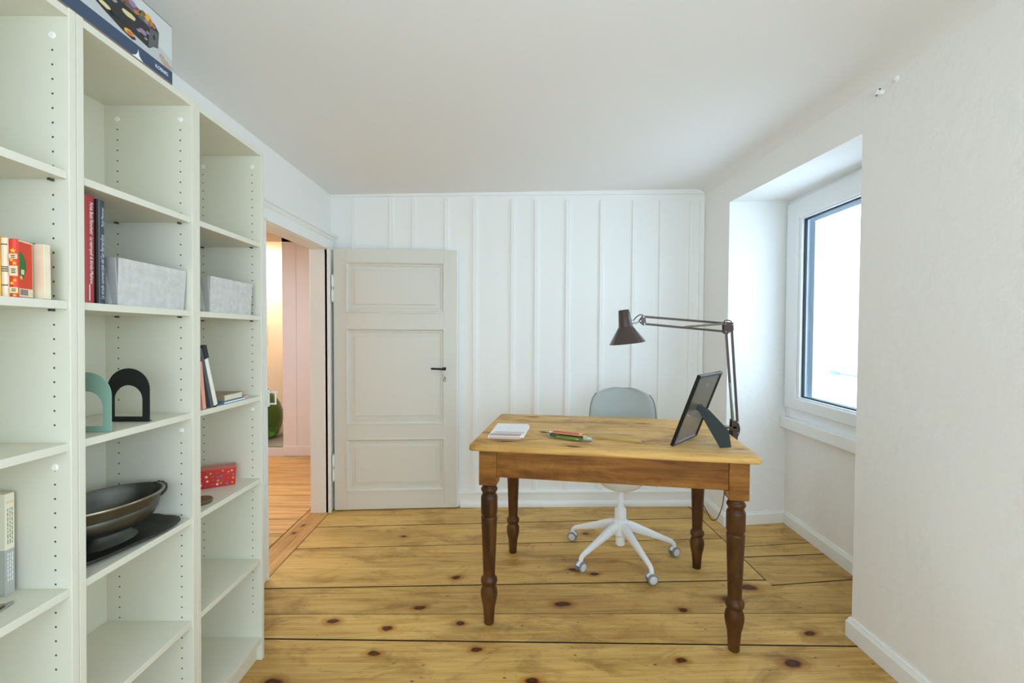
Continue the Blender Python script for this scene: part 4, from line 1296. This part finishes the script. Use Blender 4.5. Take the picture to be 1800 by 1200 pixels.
era = thing('eraser', 'small white eraser with a paper sleeve in the pencil tray', 'eraser', TRm @ TR(0.092, 0.004, 0.0025))
MB().box(-0.014, 0.012, -0.010, 0.010, 0, 0.009).build('rubber_block', 'paper', era, bevel=0.002, keep=True)
MB().box(-0.0145, -0.004, -0.0105, 0.0105, 0.0001, 0.0095).build('paper_sleeve', 'wheel_hub', era, keep=True)

# wooden ruler lying behind and beside the tray
RA = math.degrees(math.atan2(-0.222, 0.448))
M['ruler'] = wood('boxwood_ruler', (216, 190, 132), (204, 174, 112), (180, 146, 88), grain=(1.5, 30, 30), rnd=False, specks=0)
ru = thing('folding_ruler', 'folded wooden measuring stick lying beside the pencil tray on the desk', 'ruler', dk(0.5405, 2.090, ZT, RA))
for k in range(4):
    MB().box(-0.110 + 0.002 * (k % 2), 0.113 - 0.003 * (k % 2), -0.0075 + 0.0039 * k, -0.0040 + 0.0039 * k, 0, 0.0155).build('ruler_strip', 'ruler', ru, bevel=0.0006, keep=True)
MB().box(0.100, 0.1135, -0.0078, -0.0060, 0.004, 0.011).build('end_hinge', 'grey_ink', ru, keep=True)
tk = MB()
for k in range(42):
    x = -0.104 + k * 0.005
    tk.box(x, x + 0.0007, -0.0077, -0.0073, 0.0015, 0.0085 if k % 5 == 0 else 0.005)
tko = tk.build('scale_marks', 'grey_ink', ru, keep=True)
tko['kind'] = 'stuff'
bru = thing('brush', 'thin dark paintbrush whose tip sticks out behind the pencil tray', 'brush', dk(0.212, 2.232, ZT + 0.002, RA))
MB().tube([(-0.030, 0, 0.002), (-0.012, 0, 0.003), (0.010, 0, 0.003), (0.060, 0, 0.0026)], [0.0006, 0.003, 0.0026, 0.0022], 8).build('brush_shaft', 'lamp', bru, smooth=60, keep=True)

# picture frame seen from behind
FA, FB_ = Vector((0.733, 1.944, ZT)), Vector((0.919, 2.138, ZT))
fx = (FB_ - FA).normalized()
fn = fx.cross(Vector((0, 0, 1)))
ln_ = math.radians(20)
fz = Vector((0, 0, 1)) * math.cos(ln_) + fn * math.sin(ln_)
fy = fz.cross(fx)           # out of the picture's front
TF = Matrix((fx, fy, fz)).transposed().to_4x4()
TF.translation = FA + Vector((0, 0, 0.0012)) + Vector((0, 0, 0.006))
FWd, FH, FT = 0.268, 0.330, 0.015
pf = thing('picture_frame', 'black picture frame seen from behind, propped on its easel leg', 'picture frame', TF)
M['backboard'] = mat('grey_hardboard_back', (120, 116, 108), 0.24, 0.5)
M['frame_black'] = mat('black_satin_frame', (20, 20, 20), 0.22)
M['easel'] = mat('dark_felt_paper', (46, 54, 52), 0.8)
b = MB()
fw_ = 0.012
b.box(0, fw_, 0, FT, 0, FH).box(FWd - fw_, FWd, 0, FT, 0, FH).box(fw_, FWd - fw_, 0, FT, 0, fw_).box(fw_, FWd - fw_, 0, FT, FH - fw_, FH)
b.build('frame_moulding', 'frame_black', pf, bevel=0.0012, keep=True)
MB().box(fw_ - 0.002, FWd - fw_ + 0.002, 0.004, 0.0065, fw_ - 0.002, FH - fw_ + 0.002).build('backboard', 'backboard', pf, keep=True)
MB().box(fw_ - 0.002, FWd - fw_ + 0.002, 0.0095, 0.0115, fw_ - 0.002, FH - fw_ + 0.002).build('picture_glass', 'paper', pf, keep=True)
MB().lathe([(0.008, 0), (0.008, 0.001), (0.004, 0.001)], TR(FWd / 2, 0.0045, FH - 0.055) @ R('X', 90), 16, cap=False).build('hanging_ring', 'steel', pf, keep=True)
MB().box(0.040, 0.052, 0.002, 0.0045, 0.135, 0.141).build('turn_clip', 'steel', pf, keep=True)
# easel leg: from mid back down to the desk
TFi = TF.inverted()
hz = 0.170
pts = [Vector(p) for p in ((0.1448, -0.1385, 0.0442), (0.1872, -0.1679, 0.0549), (0.2117, -0.1286, 0.1093), (0.1789, -0.0318, 0.1647), (0.1551, 0.0005, 0.1765), (0.136, 0.0005, 0.1568))]
nrm = (pts[1] - pts[0]).cross(pts[4] - pts[0]).normalized() * 0.0016
eb = MB()
eb.add([p - nrm for p in pts] + [p + nrm for p in pts], [tuple(range(6)), tuple(range(11, 5, -1))] + [(i, (i + 1) % 6, 6 + (i + 1) % 6, 6 + i) for i in range(6)])
eb.build('easel_leg', 'easel', pf, keep=True)
MB().box(0.128, 0.166, 0.0005, 0.0045, hz - 0.016, hz + 0.010).build('easel_hinge', 'easel', pf, keep=True)

# ------------------------------------------------------------------ clamp lamp
LYp = 2.35
lamp = thing('desk_lamp', 'brown jointed clamp lamp at the desk edge, arms folded over it', 'lamp', (1.19, LYp, ZT))
V = lambda x, z, dy=0.0: Vector((x, LYp + dy, z))
shx = (0.625, 1.419)
# clamp and bracket plate
b = MB()
b.box(1.118, 1.205, LYp - 0.022, LYp + 0.022, ZT + 0.001, ZT + 0.010)
b.box(1.186, 1.212, LYp - 0.022, LYp + 0.022, ZT - 0.075, ZT + 0.010)
b.box(1.120, 1.205, LYp - 0.022, LYp + 0.022, ZT - 0.075, ZT - 0.066)
b.tube([(1.145, LYp, ZT - 0.095), (1.145, LYp, ZT - 0.032)], 0.006, 10)
b.tube([(1.128, LYp, ZT - 0.095), (1.162, LYp, ZT - 0.095)], 0.004, 8)
b.build('clamp', 'lamp', lamp, bevel=0.001)
b = MB()
for dy in (-0.013, 0.011):
    b.prism([(1.186, 0.862), (1.222, 0.840), (1.226, 0.800), (1.212, 0.790), (1.184, 0.818)], LYp + dy, LYp + dy + 0.002, lambda x, z, y: (x, y, z))
b.tube([V(1.205, 0.82, -0.012), V(1.205, 0.82, 0.012)], 0.007, 12)
pv = b.build('base_bracket', 'lamp', lamp)
b = MB()
for x, z in ((1.190, 0.812), (1.216, 0.850)):
    b.tube([V(x, z, -0.017), V(x, z, 0.015)], 0.004, 10)
b.build('bolt', 'steel', pv, smooth=40)


def sq(p, q, w, name, m, parent=lamp):
    p, q = Vector(p), Vector(q)
    d = (q - p).normalized()
    s = Vector((0, 1, 0)); t = d.cross(s).normalized()
    ring = lambda c: [c + s * w + t * w, c - s * w + t * w, c - s * w - t * w, c + s * w - t * w]
    return MB().loft([ring(p), ring(q)]).build(name, m, parent, bevel=w * 0.4)


EL = (1.166, 1.330)
low1 = sq(V(1.152, 1.306, -0.004), V(1.192, 0.852, -0.004), 0.0054, 'lower_arm_bar', 'lamp_arm')
low2 = sq(V(1.180, 1.326, -0.004), V(1.217, 0.852, -0.004), 0.0054, 'lower_arm_bar', 'lamp_arm')
up1 = sq(V(0.722, 1.387, -0.004), V(1.140, 1.355, -0.004), 0.0054, 'upper_arm_bar', 'lamp_arm')
up2 = sq(V(0.727, 1.350, -0.004), V(1.142, 1.313, -0.004), 0.0054, 'upper_arm_bar', 'lamp_arm')


def spring(p, q, r, turns, name, parent):
    p, q = Vector(p), Vector(q)
    n = int(turns * 6)
    d = (q - p)
    t = d.normalized(); s = Vector((0, 1, 0)); c = t.cross(s)
    pts = [p + d * (k / n) + (s * math.cos(k * 2 * PI / 6) + c * math.sin(k * 2 * PI / 6)) * r for k in range(n + 1)]
    return MB().tube(pts, 0.0013, 4).build(name, 'spring', parent, smooth=60)


spring(V(1.168, 1.05, -0.014), V(1.192, 0.856, -0.014), 0.0052, 66, 'tension_spring', lamp)
spring(V(0.935, 1.336, -0.014), V(1.132, 1.352, -0.014), 0.0048, 66, 'tension_spring', lamp)
b = MB()
for dy in (-0.013, 0.009):
    b.prism([(1.136, 1.360), (1.150, 1.362), (1.184, 1.358), (1.186, 1.318), (1.176, 1.316), (1.156, 1.298), (1.138, 1.306)], LYp + dy, LYp + dy + 0.002, lambda x, z, y: (x, y, z))
b.tube([V(1.138, 1.357), V(1.145, 1.368), V(1.160, 1.371), V(1.176, 1.367), V(1.186, 1.352), V(1.184, 1.330)], 0.003, 8)
ep = b.build('elbow_plate', 'lamp_arm', lamp, smooth=40)
b = MB()
for x, z in ((1.178, 1.347), (1.144, 1.312), (1.158, 1.306), (1.142, 1.352)):
    b.tube([V(x, z, -0.017), V(x, z, 0.013)], 0.0036, 10)
b.build('bolt', 'steel', ep, smooth=40)
b = MB()
for dy in (-0.011, 0.007):
    b.prism([(0.700, 1.364), (0.722, 1.394), (0.732, 1.390), (0.736, 1.346), (0.726, 1.342)], LYp + dy, LYp + dy + 0.002, lambda x, z, y: (x, y, z))
hp = b.build('head_plate', 'lamp', lamp)
b = MB()
for x, z in ((0.706, 1.364), (0.722, 1.386), (0.727, 1.349)):
    b.tube([V(x, z, -0.015), V(x, z, 0.011)], 0.0034, 10)
b.tube([V(0.706, 1.364), V(0.690, 1.356), V(0.668, 1.352)], 0.0045, 10)
b.build('swivel', 'steel', hp, smooth=40)
# shade
SA = TR(0.6435, LYp, 1.253) @ R('Y', -7.0)
shade = MB()
sp_ = [(0.0905, -0.002), (0.0915, 0.0), (0.036, 0.083), (0.035, 0.088), (0.0275, 0.166), (0.025, 0.169), (0.020, 0.1695), (0.006, 0.170), (0.006, 0.167), (0.022, 0.164), (0.033, 0.086), (0.0885, 0.0)]
shade.lathe(sp_, SA, 40)
so = shade.build('shade', 'lamp', lamp, smooth=45)
MB().lathe([(0.018, 0.05), (0.020, 0.075), (0.018, 0.10), (0.012, 0.115)], SA, 16).build('bulb', 'paper', so, smooth=60)
b = MB()
b.tube([SA @ Vector((0.003, 0, 0.169)), SA @ Vector((0.004, 0, 0.176)), SA @ Vector((0.009, 0, 0.184))], 0.0018, 8)
b.tube([SA @ Vector((0.026, 0, 0.166)), SA @ Vector((0.033, 0, 0.150)), SA @ Vector((0.036, 0, 0.108))], 0.0018, 6)
b.build('switch_lever', 'steel', so, smooth=60)


def smooth_pts(pts, n=6):
    out = []
    P = [Vector(p) for p in pts]
    P = [P[0]] + P + [P[-1]]
    for i in range(1, len(P) - 2):
        for k in range(n):
            t = k / n
            a, b_, c, d = P[i - 1], P[i], P[i + 1], P[i + 2]
            out.append(0.5 * ((2 * b_) + (c - a) * t + (2 * a - 5 * b_ + 4 * c - d) * t * t + (3 * b_ - a - 3 * c + d) * t ** 3))
    out.append(P[-2])
    return out


MB().tube(smooth_pts([V(0.672, 1.366), V(0.690, 1.386), V(0.710, 1.397), V(0.724, 1.392)]), 0.0024, 8).build('head_cable', 'cable', lamp, smooth=60)
MB().tube(smooth_pts([V(1.219, 0.845, 0.012), V(1.236, 0.820, 0.012), V(1.236, 0.79, 0.012), V(1.222, 0.74, 0.02), (1.235, 2.44, 0.64), (1.290, 2.60, 0.48), (1.353, 2.75, 0.326), (1.414, 2.90, 0.188), (1.462, 3.06, 0.05), (1.470, 3.13, 0.006),
                      (1.462, 3.16, 0.005), (1.455, 3.20, 0.036), (1.440, 3.28, 0.10), (1.44, 3.36, 0.17)]), 0.0026, 8).build('power_cable', 'cable', lamp, smooth=60)

# ------------------------------------------------------------------ swivel chair
CX, CY = 0.698, 2.66
chair = thing('swivel_chair', 'blue grey upholstered swivel chair on a white five-arm base behind the desk', 'chair', (CX, CY, 0))
C = TR(CX, CY, 0)
base = MB()
base.lathe([(0.024, 0.064), (0.026, 0.066), (0.026, 0.115), (0.030, 0.118), (0.048, 0.130), (0.050, 0.19), (0.044, 0.208), (0.034, 0.216), (0.033, 0.272), (0.029, 0.280), (0.018, 0.281), (0.0165, 0.284), (0.0165, 0.392)], C, 28)
base.build('column', 'powder', chair, smooth=40)
for k in range(5):
    a = math.radians(-2 - 72 * k)
    T = C @ Matrix.Rotation(a, 4, 'Z')
    ar = MB()
    rings = []
    for r_, zc_, hh, ww in ((0.030, 0.178, 0.030, 0.022), (0.06, 0.172, 0.030, 0.021), (0.10, 0.158, 0.027, 0.018), (0.20, 0.122, 0.019, 0.0145), (0.28, 0.092, 0.0135, 0.0120), (0.300, 0.084, 0.0125, 0.0115), (0.312, 0.072, 0.0115, 0.0110), (0.3155, 0.058, 0.0105, 0.0105)):
        n = 12
        # beams turn down at the end
        down = 1.0 if r_ > 0.305 else 0.0
        ring = []
        for i in range(n):
            c, s = math.cos(2 * PI * i / n), math.sin(2 * PI * i / n)
            cc = math.copysign(abs(c) ** 0.6, c); ss = math.copysign(abs(s) ** 0.6, s)
            tilt = 0.30 if r_ < 0.29 else (0.6 if r_ < 0.305 else (1.1 if r_ < 0.314 else 1.5))
            off = Vector((math.sin(tilt), 0, math.cos(tilt))) * (hh * ss)
            ring.append(T @ (Vector((r_, ww * cc, zc_)) + off))
        rings.append(ring)
    ar.loft(rings)
    leg = ar.build('leg', 'powder', chair, smooth=50)
    # twin-wheel caster under the tip, rolling across the view
    tip = T @ Vector((0.3155, 0, 0))
    cr = math.radians((20, 8, 35, -25, 15)[k])
    Tc = TR(tip.x, tip.y, 0.0) @ Matrix.Rotation(cr, 4, 'Z')
    cs = MB()
    cs.tube([Tc @ Vector((0, 0, 0.040)), Tc @ Vector((0, 0, 0.062))], 0.007, 10)
    hood = []
    for i in range(9):
        t_ = math.radians(20 + 140 * i / 8)
        hood.append((0.0265 * math.cos(t_), 0.028 + 0.0265 * math.sin(t_)))
    hood += [(0.016 * math.cos(math.radians(20 + 140 * i / 8)), 0.028 + 0.016 * math.sin(math.radians(20 + 140 * i / 8))) for i in range(8, -1, -1)]
    cs.prism(hood, -0.010, 0.010, lambda x, z, y: Tc @ Vector((x, y, z)))
    cst = cs.build('caster', 'powder', chair, smooth=40)
    for s in (-1, 1):
        Tw = Tc @ TR(0, s * 0.0165, 0.0285) @ R('X', -90 * s)
        MB().lathe([(0.024, -0.0065), (0.0275, -0.005), (0.0285, 0.0), (0.0275, 0.005), (0.024, 0.0068)], Tw, 28).build('wheel_tread', 'wheel_grey', cst, smooth=50)
        MB().lathe([(0.0205, 0.0060), (0.0205, 0.0078), (0.018, 0.0090), (0.004, 0.0094)], Tw, 28).build('wheel_hub', 'wheel_hub', cst, smooth=50)
# upholstered shell: seat that turns up into the back
bd = Vector((0.28, 0.96, 0)).normalized()
sdv = Vector((bd.y, -bd.x, 0))
CO = Vector((CX, CY, 0))
path = [(-0.185, 0.492, 0.155), (-0.165, 0.505, 0.190), (-0.08, 0.510, 0.212), (0.04, 0.506, 0.220), (0.12, 0.506, 0.213), (0.175, 0.525, 0.204), (0.205, 0.565, 0.198), (0.222, 0.62, 0.198), (0.234, 0.69, 0.201), (0.244, 0.76, 0.202),
        (0.251, 0.81, 0.199), (0.256, 0.85, 0.193), (0.260, 0.885, 0.182), (0.262, 0.915, 0.162), (0.264, 0.934, 0.132), (0.265, 0.944, 0.092), (0.266, 0.947, 0.05)]


def shell(off0, off1, name, m, wadd=0.0, smooth_=60, parent=chair):
    rows_f, rows_b = [], []
    n = 17
    P = [Vector((s_, z_)) for s_, z_, _ in path]
    for i, (s_, z_, w_) in enumerate(path):
        d = (P[min(i + 1, len(P) - 1)] - P[max(i - 1, 0)]).normalized()
        nn = Vector((-d.y, d.x))        # towards the sitter
        rf_, rb_ = [], []
        for j in range(n):
            u_ = -1 + 2 * j / (n - 1)
            curve = (0.045 * (u_ ** 2)) * (1 if z_ > 0.55 else 0.25)
            edge = max(0.0, 1 - abs(u_) ** 6) ** 0.5
            x = (w_ + wadd) * math.sin(u_ * PI / 2) ** 1 if False else (w_ + wadd) * u_
            tl_ = 1.0 if i not in (0, len(path) - 1) else 0.25
            for lst, off in ((rf_, off0), (rb_, off1)):
                q_ = P[i] + nn * (off * edge * tl_ + curve)
                lst.append(CO + bd * q_.x + sdv * x + Vector((0, 0, q_.y)))
        rows_f.append(rf_); rows_b.append(rb_)
    rings_ = [rf_ + rb_[::-1] for rf_, rb_ in zip(rows_f, rows_b)]
    o_ = MB().loft(rings_).build(name, m, parent, smooth=smooth_)
    sb_ = o_.modifiers.new('subdivision', 'SUBSURF')
    sb_.levels = 1; sb_.render_levels = 2
    return o_


us = shell(0.020, -0.018, 'seat_shell', 'fabric')
# dark piping along the back's edge
pp = []
P = [Vector((s_, z_)) for s_, z_, _ in path]
for side in (-1, 1):
    seq = list(range(6, len(path) - 3))
    row = []
    for i in seq:
        d = (P[min(i + 1, len(P) - 1)] - P[max(i - 1, 0)]).normalized()
        nn = Vector((-d.y, d.x))
        q_ = P[i] + nn * 0.045
        row.append(CO + bd * q_.x + sdv * (side * (path[i][2] + 0.0005)) + Vector((0, 0, q_.y)))
    pp.append(row)
pipe = pp[0] + pp[1][::-1]
MB().tube(smooth_pts(pp[0], 3), 0.0022, 6).tube(smooth_pts(pp[1], 3), 0.0022, 6).build('piping', 'piping', us, smooth=60)
MB().lathe([(0.030, 0.385), (0.060, 0.392), (0.105, 0.412), (0.150, 0.455), (0.165, 0.484), (0.15, 0.490), (0.02, 0.490)], C, 28).build('seat_pan', 'powder', chair, smooth=40)

# ------------------------------------------------------------------ small fixtures on the window wall
hk = thing('wall_plug', 'white ceramic wall hook near the ceiling with a dark screw hole', 'hook', (XR, 1.828, 2.268))
MB().lathe([(0.011, 0.0), (0.012, 0.004), (0.009, 0.010), (0.009, 0.016), (0.012, 0.022), (0.009, 0.026), (0.003, 0.027)], TR(XR, 1.828, 2.268) @ R('Y', -90) , 18).build('knob', 'powder', hk, smooth=50)
MB().lathe([(0.003, 0.0), (0.003, 0.002)], TR(XR - 0.020, 1.815, 2.274) @ R('Y', -90) @ R('X', 20), 10).build('screw_hole', 'black', hk)
MB().lathe([(0.0045, 0.0), (0.0045, 0.002)], TR(XR - 0.022, 1.828, 2.256) @ R('Y', -90), 10).build('slot', 'grey_ink', hk)
hk2 = thing('wall_plug', 'painted-over wall plug close to the ceiling beside the white ceramic hook', 'hook', (XR - 0.004, 1.762, 2.287))
MB().lathe([(0.013, 0.0), (0.012, 0.004), (0.007, 0.009), (0.002, 0.010)], TR(XR, 1.762, 2.287) @ R('Y', -90), 16).build('plug_head', 'plaster', hk2, smooth=50)
hk3 = thing('wall_plug', 'painted-over wall plug between the window recess and the panelled wall', 'hook', (XR, 3.16, 2.268))
MB().lathe([(0.009, 0.0), (0.008, 0.006), (0.003, 0.010)], TR(XR, 3.16, 2.268) @ R('Y', -90), 14).build('plug_head', 'plaster', hk3, smooth=50)
